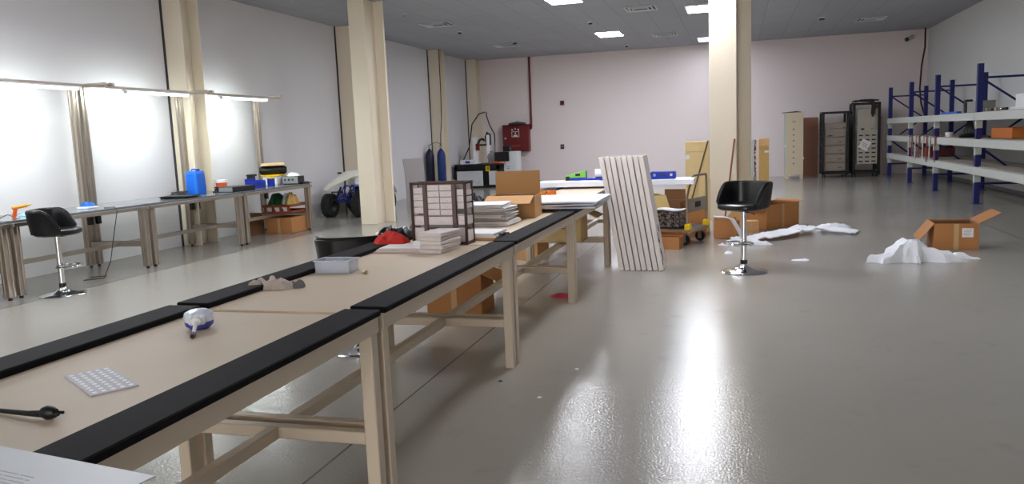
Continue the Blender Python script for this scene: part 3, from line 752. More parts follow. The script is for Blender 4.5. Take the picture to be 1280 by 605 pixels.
obj('bin_shell', m, DBLUE, t); obj('bin_lip', MB().box((.104,0,.088),(.012,.28,.012),bev=.003), DBLUE, t)
single('folded_rag', MB().crumple([(-.07,0),(-.03,.09),(.05,.08),(.07,0),(.03,-.08),(-.04,-.08)], .10, seed=71, freq=13), mat('pale_blue_cloth',(150,196,224),.8), 'pale folded rag inside the deep blue storage bin', 'cloth', (-7.40,11.0,BT+.008))
t = thing('hand_scanner', 'small dark device behind the blue storage bin', 'device', (-7.62,11.22,BT))
obj('housing', MB().box((0,0,.09),(.08,.14,.18),bev=.01), DARK, t); obj('top_head', MB().box((.01,0,.195),(.1,.16,.03),bev=.006), BLACK, t)
t = thing('blue_canister', 'round blue canister with a yellow lid on the far bench', 'canister', (-7.36,11.38,BT))
obj('can', MB().lathe([(0,0),(.058,0),(.06,.005),(.06,.13),(0,.13)],seg=28), DBLUE, t); obj('lid', MB().lathe([(0,.13),(.066,.13),(.066,.152),(0,.155)],seg=28), YELLOW, t, label='yellow lid')
t = thing('white_box', 'white box with a flat yellow lid on the far bench', 'box', (-7.60,11.84,BT), rad(3))
obj('box_body', MB().box((0,0,.075),(.26,.26,.15),bev=.006), WHITE, t); obj('lid', MB().box((0,0,.162),(.30,.30,.022),bev=.005), YELLOW, t, label='yellow lid')
t = thing('black_bag', 'plump black bag lying on the yellow lidded white box', 'bag', (-7.60,11.84,BT+.173), rad(35))
obj('bag_body', MB().lathe([(0,-.23),(.05,-.225),(.075,-.18),(.078,0),(.075,.18),(.05,.225),(0,.23)],(0,0,.076),20,M=Euler((0,PI/2,0)).to_matrix()), LEATHER, t)
obj('strap', MB().tube([(-.1,.075,.1),(-.06,.09,.15),(.06,.09,.15),(.1,.075,.1)],.008), LEATHER, t)
t = thing('cream_box', 'flat cream box lying on top of the plump black bag', 'box', (-7.60,11.84,BT+.173+.152), rad(-50))
obj('lid_body', MB().box((0,0,.022),(.24,.36,.044),bev=.005), CARDC, t); obj('lid_edge', MB().box((0,0,.012),(.25,.37,.02),bev=.004), CARDC, t)
t = thing('test_instrument', 'black and silver instrument with cables at the far end of the bench', 'instrument', (-7.28,11.93,BT), rad(4))
obj('housing', MB().box((0,0,.07),(.30,.22,.13),bev=.006), BLACK, t)
obj('front_plate', MB().box((0,-.113,.07),(.28,.005,.11),bev=.001), GREY, t)
for i in range(3): obj('knob', MB().cyl((-.09+.07*i,-.115,.08),(-.09+.07*i,-.132,.08),.016,seg=14), DARK, t)
obj('foot_rail', MB().box((0,-.08,.004),(.28,.02,.008)).box((0,.08,.004),(.28,.02,.008)), DARK, t)
single('white_wrap', MB().crumple([(-.12,0),(-.06,.08),(.05,.07),(.12,.02),(.06,-.07),(-.06,-.07)], .09, seed=73, freq=11), FOAM, 'crumpled white wrap on top of the black and silver instrument', 'wrapping', (-7.28,11.93,BT+.135))
single('grey_adapter', MB().box((0,0,.018),(.10,.07,.036),bev=.006).tube([(.05,0,.02),(.1,.03,.012),(.05,.06,.008),(0,.055,.006)],.005), DARK, 'small dark adapter at the outer corner of the far bench', 'adapter', (-7.09,12.0,BT))
for (x,y,a,lb) in ((-7.16,7.35,.4,'thin black lead hanging from the bench by the left bar stool'),(-7.10,9.0,-.4,'short black cable end hanging over the bench edge left of the blue jerrycan')):
    pass
single('hanging_cable', MB().tube([(-7.2,7.62,.806),(-7.03,7.60,.810),(-6.985,7.58,.76),(-6.99,7.50,.5),(-7.0,7.42,.2),(-7.05,7.35,.012),(-7.2,7.2,.008),(-7.3,7.4,.008),(-7.15,7.5,.008)],.005,6), DARK, 'thin dark cable hanging from the bench edge behind the left bar stool', 'cable')
carton('carton', 'large closed brown carton on the floor under the far bench', (-7.36,11.80,0), rad(0), .48,.58,.26, {}, CARD, open_top=False)
carton('carton', 'smaller dark brown open carton left of the large one under the far bench', (-7.83,11.42,0), rad(-4), .26,.34,.22, {'back':78}, CARDD, flen=.13, z_tape=False)
t = thing('wooden_crate', 'reddish brown slatted crate under the far bench, above the large carton', 'crate', (-7.385,11.82,.327), rad(0))
m = MB(); m.box((0,0,.006),(.50,.62,.012)); obj('crate_floor', m, WOODR, t)
for zz in (.028,.125):
    obj('slat', MB().box((0,-.305,zz),(.52,.015,.03),bev=.002), WOODR, t); obj('slat', MB().box((.255,0,zz),(.015,.60,.03),bev=.002), WOODR, t); obj('slat', MB().box((0,.305,zz),(.52,.015,.03),bev=.002), WOODR, t); obj('slat', MB().box((-.255,0,zz),(.015,.60,.03),bev=.002), WOODR, t)
for i in range(4): obj('crate_post', MB().box((-.22+.147*i,-.292,.075),(.045,.012,.13)), WOODR, t)
for i in range(3): obj('white_pack', MB().box((-.145+.147*i,-.25,.062),(.085,.06,.10),bev=.006), PAPER, t)
obj('crate_lid', MB().box((0,0,.146),(.53,.64,.010)), CARDD, t)
KZ = .327+.152
single('green_bag', MB().crumple([(-.13,-.02),(-.1,.18),(.0,.22),(.10,.12),(.11,-.08),(.02,-.2),(-.1,-.16)], .25, seed=81, freq=8, nr=12, nt=56), GREEN, 'dark green bag on the slatted crate under the far bench', 'bag', (-7.50,11.76,KZ))
single('white_sack', MB().crumple([(-.09,-.02),(-.08,.16),(.02,.2),(.09,.1),(.09,-.1),(.01,-.19),(-.08,-.14)], .27, seed=83, freq=8, nr=12, nt=56), FOAM, 'white sack between the green and ochre bags on the slatted crate', 'sack', (-7.32,11.81,KZ))
single('ochre_bag', MB().crumple([(-.07,-.02),(-.06,.14),(.02,.16),(.07,.08),(.07,-.08),(.01,-.17),(-.06,-.12)], .24, seed=85, freq=12, nr=12, nt=56), mat('ochre_print',(190,152,84),.7,var=.35,scale=26), 'ochre patterned bag right of the white sack on the crate', 'bag', (-7.20,11.72,KZ))

# ------------------------------------------------------------------ quad bike
t = thing('quad_bike', 'small white and blue quad bike parked behind the left cream column', 'quad bike', (-7.46,14.62,0), rad(-3))
def wheel(x, y, r, w_):
    m = MB(); prof = [(r*.52,-w_*.42),(r*.9,-w_*.5),(r*.985,-w_*.38),(r,0),(r*.985,w_*.38),(r*.9,w_*.5),(r*.52,w_*.42)]
    M_ = Euler((0,PI/2,0)).to_matrix()
    rr = [[(M_ @ Vector((q*math.cos(a*2*PI/28), q*math.sin(a*2*PI/28), z_)))+Vector((x,y,r)) for a in range(28)] for q, z_ in prof]
    m.ring_sweep(rr, False, loop=True)
    for i in range(18):
        for k in (-1,0,1):
            a = (i+.5*(k!=0))*2*PI/18
            m.box((x+k*w_*.30, y+r*.985*math.cos(a), r+r*.985*math.sin(a)),(w_*.24,r*.20,r*.07),(a-PI/2,0,0))
    wh = obj('wheel', m, TYRE, t)
    rim = MB(); rr = [[(M_ @ Vector((q*math.cos(a*2*PI/24), q*math.sin(a*2*PI/24), z_)))+Vector((x,y,r)) for a in range(24)] for q, z_ in ((.001,-.01),(r*.3,-.02),(r*.5,-w_*.4),(r*.54,-w_*.42),(r*.54,w_*.42),(r*.5,w_*.4),(r*.3,.02),(.001,.01))]
    rim.ring_sweep(rr, True); obj('rim', rim, DARK, wh)
for sx in (-1,1):
    wheel(sx*.34,-.52,.235,.17); wheel(sx*.36,.55,.245,.22)
fr = MB()
for sx in (-1,1):
    fr.tube([(sx*.10,-.62,.36),(sx*.13,-.35,.30),(sx*.14,.2,.28),(sx*.12,.55,.36),(sx*.11,.6,.52),(sx*.11,.1,.55),(sx*.08,-.35,.62),(sx*.10,-.62,.36)],.016)
    fr.tube([(sx*.12,-.36,.30),(sx*.1,-.30,.62)],.016)
fr.tube([(-.10,-.62,.36),(.10,-.62,.36)],.016); fr.tube([(-.12,.5,.36),(.12,.5,.36)],.016)
obj('frame', fr, DBLUE, t)
for sx in (-1,1):
    obj('suspension_arm', MB().tube([(sx*.11,-.62,.30),(sx*.28,-.52,.235),(sx*.12,-.40,.30)],.013).tube([(sx*.10,-.60,.42),(sx*.27,-.52,.29),(sx*.10,-.42,.42)],.012), BLACK, t)
    sp = MB().cyl((sx*.23,-.52,.28),(sx*.10,-.46,.60),.02,seg=10)
    for k in range(7):
        p = Vector((sx*.23,-.52,.28)).lerp(Vector((sx*.10,-.46,.60)), .15+.1*k); sp.lathe([(0,-.008),(.036,-.008),(.036,.008),(0,.008)],p,12)
    obj('shock_absorber', sp, BLACK, t)
obj('rear_axle', MB().cyl((-.3,.55,.245),(.3,.55,.245),.025,seg=10), BLACK, t)
obj('engine', MB().box((0,.08,.34),(.22,.34,.22),bev=.03).cyl((0,.0,.42),(0,-.08,.54),.07,seg=14), DARK, t)
obj('bumper', MB().tube([(-.12,-.60,.34),(-.12,-.76,.36),(-.12,-.78,.52),(.12,-.78,.52),(.12,-.76,.36),(.12,-.60,.34)],.014), BLACK, t)
def hood(u, v):
    y = -.86+.80*u; w_ = .12+.24*math.sin(min(1,u*1.15)*PI*.55)
    x = (v-.5)*2*w_; return (x, y, .62+.30*min(1,u*1.7)**.8-.9*x*x*(1-u*.3)-.05*(1-u))
hm = MB().sheet(hood, 14, 10, .012)
HM = Matrix.Translation((0,-.40,0)) @ Euler((0,0,rad(-38))).to_matrix().to_4x4() @ Matrix.Translation((0,.40,0))
hm.v = [tuple(HM @ Vector(v)) for v in hm.v]
obj('front_fairing', hm, mat('cream_fairing',(244,240,228),.4), t, label='cream white front fairing')
for sx in (-1,1):
    def fender(u, v, sx=sx):
        a = rad(20+135*u); return (sx*(.24+.20*v), -.52-.31*math.cos(a)*1.0, .235+.02+.31*math.sin(a)*1.0)
    def rfender(u, v, sx=sx):
        a = rad(30+130*u); return (sx*(.16+.30*v), .55-.33*math.cos(a), .27+.33*math.sin(a))
    obj('rear_fender', MB().sheet(rfender, 12, 4, .01), WHITE, t)
obj('seat', MB().box((0,.30,.66),(.24,.62,.10),(.06,0,0),bev=.04), LEATHER, t)
obj('fuel_tank', MB().box((0,-.08,.66),(.22,.26,.16),(-.2,0,0),bev=.05), WHITE, t)
hb = obj('handlebar', MB().tube([(-.34,-.12,.86),(-.2,-.2,.86),(-.08,-.26,.80),(.08,-.26,.80),(.2,-.2,.86),(.34,-.12,.86)],.013), BLACK, t)
for sx in (-1,1): obj('grip', MB().cyl((sx*.25,-.17,.862),(sx*.36,-.11,.862),.019,seg=10), BLACK, hb)
single('grey_board', MB().sheet(lambda u, v: (.10*math.sin(v*2.2)-.28*v*.6+.0, (u-.5)*.5, 1.05*v), 4, 12, .02), mat('grey_board',(160,152,150),.7), 'curved grey board leaning behind the left column', 'board', (-6.99,16.55,.006), rad(-38))

# ------------------------------------------------------------------ cylinders, extinguisher
def gas(lb, loc, m):
    t = thing('gas_cylinder', lb, 'gas cylinder', loc, 0, 'gas cylinders')
    obj('shell', MB().lathe([(0,0),(.105,0),(.115,.015),(.115,1.02),(.105,1.10),(.075,1.17),(.04,1.20),(.032,1.23),(0,1.23)],seg=28), m, t)
    v = obj('valve', MB().cyl((0,0,1.225),(0,0,1.31),.018,seg=10).cyl((-.05,0,1.27),(.04,0,1.27),.011,seg=8), STEEL, t)
    obj('hand_wheel', MB().lathe([(0,1.31),(.035,1.312),(.035,1.328),(0,1.33)],seg=14), DARK, v)
gas('dark navy gas cylinder, left of the pair at the left wall', (-8.00,20.02,0), GASD)
gas('blue gas cylinder, right of the pair at the left wall', (-7.68,20.05,0), GASB)
single('gas_hose', MB().tube([(-7.98,20.02,1.335),(-7.9,20.03,1.37),(-7.8,20.04,1.40),(-7.70,20.05,1.36),(-7.69,20.05,1.335)],.008,6).tube([(-7.68,20.06,1.335),(-7.72,20.2,1.6),(-7.795,20.52,2.0),(-7.795,20.57,2.8),(-7.795,20.57,3.9)],.011,6), BLACK, 'black gas hose rising from the cylinders along the pilaster', 'hose')
t = thing('fire_extinguisher', 'small dark red extinguisher on the floor left of the gas cylinders', 'fire extinguisher', (-8.02,19.35,0))
obj('tank', MB().lathe([(0,0),(.075,0),(.08,.01),(.08,.40),(.05,.46),(.025,.48),(0,.48)],seg=24), mat('orange_red',(176,66,44),.4), t)
obj('valve', MB().cyl((0,0,.475),(0,0,.54),.016,seg=8).box((.03,0,.545),(.11,.025,.02)), BLACK, t)
obj('hose', MB().tube([(.03,0,.52),(.1,.01,.46),(.1,.01,.2),(.09,.01,.12)],.011), BLACK, t)

# ------------------------------------------------------------------ welding machine at the back left corner
t = thing('laser_machine', 'grey and black laser welding machine with a monitor at the back left corner', 'machine', (-7.0,22.5,0))
f = MB()
for sx in (-.98,.30):
    for sy in (-.45,.45): f.box((sx,sy,.34),(.07,.07,.68))
f.box((-.34,-.45,.62),(1.35,.07,.14)); f.box((-.34,.45,.62),(1.35,.07,.14)); f.box((-.34,-.45,.05),(1.35,.06,.06)); f.box((-.98,0,.62),(.07,.9,.12)); f.box((.30,0,.62),(.07,.9,.12))
f.box((-.34,0,.30),(1.25,.82,.5))
obj('black_frame', f, BLACK, t)
m = MB(); m.box((-.56,-.50,.29),(.80,.03,.44),bev=.008,mi=0)
for i in range(4):
    for k in range(3): m.box((-.80+.16*i+.02*k,-.517,.16+.02*k),(.06,.004,.010),(0,-.7,0),mi=1)
obj('front_panel', m, [LGREY, GREY], t, label='pale front panel with slits')
obj('panel_strip', MB().box((.15,-.495,.30),(.24,.03,.40),bev=.004), LGREY, t)
obj('worktop', MB().box((-.34,0,.70),(1.42,1.0,.03),bev=.004), DARK, t)
obj('control_box', MB().box((-.62,-.30,.775),(.46,.34,.12),bev=.006), WHITE, t)
obj('blue_display', MB().box((-.62,-.472,.775),(.14,.006,.06)), DBLUE, t)
tw = obj('tower', MB().box((.62,.0,.52),(.40,.5,1.04),bev=.008), LGREY, t, label='pale grey tower cabinet')
obj('tower_vent', MB().box((.55,-.252,.55),(.10,.004,.02)).box((.55,-.252,.60),(.10,.004,.02)), GREY, tw)
mo = obj('monitor', MB().box((.40,-.36,.90),(.44,.05,.28),bev=.006).box((.40,-.30,.90),(.10,.14,.08)), BLACK, t)
obj('screen', MB().box((.40,-.387,.90),(.40,.004,.24)), mat('black_glass',(8,8,10),.1), mo)
obj('grey_drive', MB().box((.08,-.1,.86),(.28,.3,.28),bev=.01), GREY, t)
obj('black_head_box', MB().box((.47,.0,1.12),(.20,.24,.16),bev=.006), BLACK, t)
obj('z_column', MB().box((-.50,-.05,1.10),(.13,.13,.78),bev=.008).box((-.50,-.05,.73),(.26,.24,.03)), WHITE, t, label='white upright column')
obj('red_tag', MB().box((-.40,-.13,1.20),(.12,.02,.20),bev=.004), RED, t)
obj('cross_arm', MB().box((-.26,-.05,1.26),(.36,.08,.05)), BLACK, t)
hd = obj('laser_head', MB().box((-.08,-.08,1.24),(.09,.10,.62),bev=.008), WHITE, t)
obj('nozzle', MB().cyl((-.08,-.12,.94),(-.08,-.12,.80),.05,.018,12), STEEL, hd)
obj('motor', MB().box((.05,-.08,1.02),(.18,.12,.12),bev=.01).cyl((.12,-.08,1.08),(.12,-.08,1.26),.035,seg=10).box((-.02,-.1,.92),(.14,.1,.08),(0,.5,0)), GREY, hd)
obj('cable_chain', MB().tube([(-.12,-.05,1.22),(-.16,-.05,1.5),(-.10,-.05,1.62),(-.04,-.05,1.58),(-.03,-.08,1.25)],.04,8).tube([(-.42,-.06,1.25),(-.36,-.06,1.40),(-.26,-.06,1.44),(-.2,-.06,1.38)],.035,8), BLACK, t)
obj('hazard_sign', MB().prism([(.0+.07*math.sin(a*PI/3*2),.58+.0+.07*math.cos(a*PI/3*2)) for a in range(3)], -.508,-.502,'y').box((0,-.51,.575),(.012,.004,.05)).box((0,-.505,.575),(.13,.006,.15)), [YELLOW], t, label='yellow hazard sign')
obj('hanging_hose', MB().tube([(-1.0,.1,.72),(-.78,.2,1.2),(-.72,.4,1.9),(-.62,.8,2.2),(-.55,1.18,2.26)],.018,8).tube([(-.50,1.18,2.26),(-.38,.8,2.15),(-.14,.3,1.85),(.10,0,1.55),(.12,-.07,1.25)],.018,8), BLACK, t, label='black looping hose')
obj('orange_cable', MB().tube([(.1,-.48,.73),(.25,-.5,.76),(.4,-.49,.73),(.5,-.4,.72)],.02,6), ORANGE, t)

# ------------------------------------------------------------------ on the back wall
t = thing('fire_hose_cabinet', 'dark red fire hose cabinet mounted on the back wall', 'fire hose cabinet', (-6.66,YB-.127,1.0))
obj('cabinet_box', MB().box((0,0,.42),(.84,.24,.84),bev=.006), RED, t)
d = obj('door', MB().box((0,-.128,.42),(.80,.016,.80),bev=.005), RED, t)
obj('lock', MB().cyl((-.33,-.134,.42),(-.33,-.152,.42),.028,seg=14), LGREY, d)
m = MB(); y = -.138
m.box((-.10,y,.68),(.05,.004,.04)); m.box((.10,y,.68),(.05,.004,.04)); m.box((0,y,.71),(.03,.004,.05))
for a,b,c_,d_ in ((0,.62,.24,.012),(0,.46,.24,.012),(-.115,.54,.012,.16),(.115,.54,.012,.16),(0,.57,.03,.05),(0,.50,.12,.035),(0,.475,.15,.012)): m.box((a,y,b),(c_,.004,d_))
obj('white_emblem', m, PAPER, d)
obj('small_text', MB().box((0,y,.20),(.30,.003,.012)).box((0,y,.16),(.24,.003,.012)), mat('dull_red_print',(170,86,80),.5), d)
t = thing('hose_reel_disc', 'round grey disc lying on top of the red fire hose cabinet', 'disc', (-6.58,YB-.30,1.84+.0))
obj('disc', MB().lathe([(0,.0),(.27,.0),(.28,.02),(.27,.045),(.1,.075),(0,.08)],seg=32), DARK, t); obj('hub', MB().lathe([(0,.075),(.05,.078),(.05,.095),(0,.1)],seg=16), GREY, t)
single('red_pipe', MB().tube([(-6.19,YB-.05,3.9),(-6.19,YB-.05,1.80),(-6.19,YB-.06,1.72),(-6.225,YB-.06,1.68)],.033,12), RED, 'dark red water pipe running from ceiling to the fire hose cabinet', 'pipe')
t = thing('fire_call_point', 'small dark red call point high on the back wall', 'call point', (-5.19,YB-.03,2.44))
obj('box', MB().box((0,0,0),(.12,.06,.13),bev=.006), RED, t); obj('glass', MB().box((0,-.032,-.005),(.07,.004,.06)), BLACK, t)
t = thing('wall_socket', 'small dark socket low on the back wall below the red call point', 'socket', (-5.23,YB-.02,1.10))
obj('plate', MB().box((0,0,0),(.11,.04,.14),bev=.006), DARK, t); obj('switch', MB().box((0,-.022,.01),(.04,.006,.05),bev=.002), GREY, t)
t = thing('security_camera', 'small bullet security camera at the top right of the back wall', 'security camera', (4.50,YB-.02,3.66))
obj('mount', MB().cyl((0,.02,0),(0,-.04,0),.05,seg=16).tube([(0,-.04,0),(0,-.10,.02)],.018), WHITE, t)
b_ = obj('camera_body', MB().cyl((.10,-.02+-.08,.05),(-.08,-.26,-.03),.05,.055,16), LGREY, t); obj('lens', MB().cyl((-.08,-.26,-.03),(-.105,-.283,-.042),.056,.05,16), BLACK, b_)
single('wall_cable', MB().tube([(4.86,23.9,3.9),(4.86,23.9,3.4),(4.78,23.85,2.9),(4.74,23.8,2.3),(4.78,23.8,1.9),(4.86,23.8,1.62),(4.88,23.8,1.55)],.022,8), BLACK, 'thick black cable hanging down the back right corner', 'cable')

# ------------------------------------------------------------------ lockers and server racks
t = thing('locker', 'tall narrow cream locker cabinet with a column of small locks at the back wall', 'locker', (1.50,23.25,0))
obj('carcass', MB().box((0,0,.96),(.46,.6,1.68),bev=.006), TEAL, t, label='grey green carcass')
fd = obj('front', MB().box((0,-.304,.96),(.455,.012,1.68),bev=.004).box((-.185,-.285,.06),(.08,.03,.12)).box((.185,-.285,.06),(.08,.03,.12)), LOCKER, t, label='cream front')
for i in range(7): obj('lock', MB().cyl((-.02,-.31,.42+.155*i),(-.02,-.322,.42+.155*i),.026,seg=12), GREY, fd)
obj('handle_slots', MB().box((-.035,-.312,1.55),(.012,.004,.06)).box((.015,-.312,1.55),(.012,.004,.06)), DARK, fd)
for x,z_ in ((.235,.56),(-.235,.90)): obj('hinge', MB().cyl((x,-.30,z_-.025),(x,-.30,z_+.025),.016,seg=10), mat('bright_metal',(240,238,230),.3), t)
for sy in (.26,):
    for sx in (-.2,.2): obj('foot', MB().box((sx,sy,.06),(.05,.05,.12)), LOCKER, t)
single('folded_black_sheet', MB().prism([(-.28,0),(.20,0),(.21,.012),(.08,.035),(-.02,.03),(-.28,.012)], -.24,.24,'y'), BLACK, 'flat dark folder lying on top of the cream locker', 'folder', (1.48,23.23,1.80))
single('cardboard_sheet', MB().box((0,0,.83),(.42,.02,1.66),bev=.002), mat('brown_board',(150,104,84),.8,var=.05,scale=3), 'tall brown board standing on the back wall between the locker and the server rack', 'board', (2.00,YB-.075,0), 0)
def rack_frame(t, w_, d_, h_):
    for sx in (-1,1):
        for sy in (-1,1):
            obj('post', MB().box((sx*(w_/2-.03),sy*(d_/2-.03),h_/2+.04),(.06,.06,h_-.08),bev=.004), BLACK, t)
            c_ = obj('caster', MB().cyl((sx*(w_/2-.08)-.015,sy*(d_/2-.1),.04),(sx*(w_/2-.08)+.015,sy*(d_/2-.1),.04),.04,seg=14), DARK, t)
    obj('base', MB().box((0,0,.12),(w_,d_,.06),bev=.004), BLACK, t); obj('roof', MB().box((0,0,h_-.025),(w_,d_,.05),bev=.004), BLACK, t)
t = thing('server_rack', 'open black rack on casters holding six silver units at the back wall', 'server rack', (2.56,23.45,0), group=None)
rack_frame(t,.68,.75,1.78)
for i,(z0,h_) in enumerate(((.20,.20),(.43,.20),(.66,.20),(.89,.20),(1.12,.20),(1.36,.12))):
    u = obj('server_unit', MB().box((.0,.02,z0+h_/2),(.52,.62,h_),bev=.004), SERVER, t)
    obj('unit_shelf', MB().box((0,.01,z0-.012),(.62,.66,.012)), STEEL, t)
    if i < 4: obj('port', MB().box((.13,-.293,z0+h_*.35),(.09,.005,.022)), DARK, u)
    for k in range(3): obj('button', MB().box((-.15+.08*k,-.292,z0+h_*.35),(.022,.004,.014)), GREY, u)
obj('cable_bunch', MB().crumple([(-.09,0),(-.02,.04),(.08,.03),(.09,-.02),(0,-.04)],.08,(-.14,-.27,1.12),seed=91,freq=14), BLACK, t)
t = thing('server_rack', 'taller black rack with a slotted grey door and a taped paper sheet', 'server rack', (3.33,23.45,0))
rack_frame(t,.68,.80,1.98)
obj('side_panel', MB().box((-.325,0,1.05),(.02,.74,1.75)).box((.325,0,1.05),(.02,.74,1.75)), BLACK, t)
m = MB(); m.box((.02,-.37,1.08),(.50,.02,1.46),bev=.003,mi=0)
for i in range(7):
    for j in range(3): m.box((-.14+.16*j,-.382,.42+.115*i),(.10,.004,.035),mi=1)
m.box((-.10,-.384,1.28),(.08,.01,.045),mi=1); m.box((.13,-.384,1.29),(.02,.01,.03),mi=1)
dr = obj('slotted_door', m, [mat('door_greige',(176,168,154),.5), BLACK], t, label='greige slotted door')
obj('door_handle', MB().box((.20,-.395,1.50),(.02,.02,.5),(0,.05,0)), STEEL, dr)
single('notice', MB().box((0,0,0),(.24,.003,.26),(0,rad(28),0),mi=0).box((0,-.002,.03),(.14,.001,.012),(0,rad(28),0),mi=1).box((.0,-.002,-.01),(.12,.001,.012),(0,rad(28),0),mi=1).box((.0,-.002,-.05),(.14,.001,.012),(0,rad(28),0),mi=1), [PAPER, GREY], 'tilted white paper sheet taped on the slotted rack door', 'paper', (3.29,23.45-.389,.86))
m = MB()
for k in range(8):
    m.tube([(-.30+.02*k,-.30,2.0+.004*k),(-.2+.03*k,-.35-.01*k,2.02+.02*(k%3)),(.05+.02*k,-.36,2.0+.02*(k%2)),(.12+.02*(k%4),-.40-.004*k,1.9),(.10+.025*(k%4),-.41-.004*k,1.7-.05*(k%3))],.013,6)
m.tube([(-.38,-.28,1.7),(-.40,-.3,1.9),(-.33,-.3,2.03),(.1,-.32,2.05),(.3,-.3,2.03)],.02,8)
single('cable_bundle', m, mat('dark_cable_bundle',(52,40,38),.6,var=.4,scale=14), 'dark bundle of cables draped over the taller slotted rack', 'cables', (3.33,23.45,0))
single('white_panel_edge', MB().box((0,0,.80),(.05,.5,1.6),bev=.004), mat('pinkish_white_panel',(206,190,182),.5), 'narrow white panel standing between the slotted rack and the blue shelving', 'panel', (3.73,23.5,0))

# ------------------------------------------------------------------ pallet racking
t = thing('pallet_rack', 'blue and grey three tier pallet racking along the right wall', 'pallet rack', (3.88,18,0))
RD = .84; PY = [-6.2,-3.1,-.2,2.3,4.9]; HH = 2.33
LV = [.64,1.10,1.54]
for y in PY:
    for x in (0,RD):
        p = MB(); w_ = .09
        p.box((x,y,HH/2),(.085,.02,HH)); 
        for s_ in (-1,1): p.box((x+s_*.036,y+.04,HH/2),(.014,.08,HH))
        p.box((x,y+.0,.006),(.13,.11,.012))
        po = obj('post', p, RACKB, t)
        if x == 0:
            for z_ in LV: obj('connector', MB().box((0,y-.017,z_-.20),(.09,.012,.14)).box((-.047,y+.02,z_-.20),(.008,.08,.16)), BEAM, po)
    for z_ in (2.1,.34): obj('frame_tie', MB().cyl((.03,y+.05,z_),(RD-.03,y+.05,z_),.018,seg=8), RACKB, t)
    zz = [.34,.95,1.52,2.08]
    for k in range(3):
        a, b = ((.04,zz[k]),(RD-.04,zz[k+1])) if k%2 else ((RD-.04,zz[k]),(.04,zz[k+1]))
        obj('brace', MB().cyl((a[0],y+.05,a[1]),(b[0],y+.05,b[1]),.018,seg=8), RACKB, t)
for i in range(4):
    y0, y1 = PY[i], PY[i+1]
    for z_ in LV:
        for x in (-.06,RD+.0): obj('beam', MB().box((x,(y0+y1)/2,z_-.075),(.045,y1-y0-.10 if x>0 else y1-y0-.004,.13),bev=.004), BEAM, t)
        obj('shelf_board', MB().box((RD/2-.02,(y0+y1)/2,z_-.012),(RD-.05,y1-y0-.11,.02)), mat('shelf_greige',(172,164,152),.6), t)
LZ = [z_-.002 for z_ in LV]
carton('long_carton', 'long open orange brown carton on the middle shelf of the racking', (4.19,14.30,LZ[1]), rad(90), 1.05,.30,.17, {}, mat('orange_cardboard',(196,112,48),.75,var=.07,scale=6), z_tape=False)
t = thing('grey_toolbox', 'dull grey box on the top shelf of the blue racking', 'box', (4.12,15.75,LZ[2]), rad(3))
obj('box_body', MB().box((0,0,.09),(.26,.62,.18),bev=.008), mat('dull_grey_box',(150,150,146),.6), t); obj('box_lid', MB().box((0,0,.185),(.27,.63,.02),bev=.004), mat('dull_grey_box',(150,150,146),.6), t)
t = thing('black_speaker', 'small black upright device left of the grey box on the top shelf', 'device', (4.05,16.28,LZ[2]))
obj('housing', MB().box((0,0,.12),(.12,.14,.24),bev=.01), BLACK, t); obj('cone', MB().cyl((-.062,0,.14),(-.068,0,.14),.04,seg=16), DARK, t)
single('blue_strip', MB().box((0,0,.02),(.08,1.2,.04),bev=.004), BLUE, 'blue strip lying along the edge of the top shelf', 'strip', (3.96,17.1,LZ[2]))
for i,(y,h_,a,lb) in enumerate(((14.85,.06,10,'small dark tool nearest the tall blue post on the top shelf'),(14.6,.05,-20,'second small dark tool from the tall blue post on the top shelf'),(14.3,.06,25,'third small dark tool from the tall blue post on the top shelf'))):
    t = thing('hand_tool', lb, 'tool', (4.05,y,LZ[2]), rad(a), 'loose tools on the top shelf')
    obj('handle', MB().cyl((0,-.09,.03),(0,.02,.03),.022,.018,12), BLACK, t); obj('shaft', MB().cyl((0,.02,.03),(0,.12,.03),.012,.01,10), CHROME, t)
    obj('head', MB().box((0,.13,.03),(.08,.04,h_),bev=.008), STEEL, t)
single('grey_cloth', MB().crumple([(-.2,0),(-.1,.22),(.1,.2),(.2,0),(.1,-.22),(-.1,-.2)], .10, seed=95, freq=6), CLOTHD, 'dark grey cloth on the top shelf right of the loose tools', 'cloth', (4.22,13.75,LZ[2]))
t = thing('white_carton', 'white box at the right picture edge on the top shelf', 'box', (4.05,13.0,LZ[2]), rad(0))
obj('box_body', MB().box((0,0,.11),(.30,.42,.22),bev=.006), WHITE, t); obj('base_tray', MB().box((0,.05,.02),(.34,.62,.04),bev=.004), WHITE, t)
m = MB()
for k in range(7): m.tube([(.02*(k-3),0,0),(.03*(k-3),.01*k,.12),(.012*(k-3),.02,.28),(.006*(k-3),.02,.36)],.010,6)
m.lathe([(0,0),(.16,0),(.18,.03),(.12,.07),(0,.08)],seg=20)
single('cable_bunch', m, BLACK, 'upright bunch of black cables on the middle shelf', 'cables', (4.02,16.0,LZ[1]))
single('black_lead', MB().tube([(-.05,-.9,.02),(.0,-.5,.03),(.05,-.2,.02),(0,.2,.02)],.018,8), BLACK, 'black lead lying on the middle shelf beside the cable bunch', 'cable', (4.08,15.75,LZ[1]))
for k,y in enumerate((13.75,13.95)):
    single('hanging_lead', MB().tube([(0,0,.01),(.0,.01,.03),(-.02,.03,.03)]+[(.02,.04+.04*k,.02)],.008,6), DARK, ['thin dark lead at the left end of the long carton','thin dark lead behind the long carton'][k], 'cable', (4.45,y+.9,LZ[1]))
single('white_cup', MB().lathe([(0,0),(.06,0),(.075,.09),(0,.09)],seg=20), WHITE, 'white cup on the middle shelf by the second blue post', 'cup', (4.0,17.35,LZ[1]))
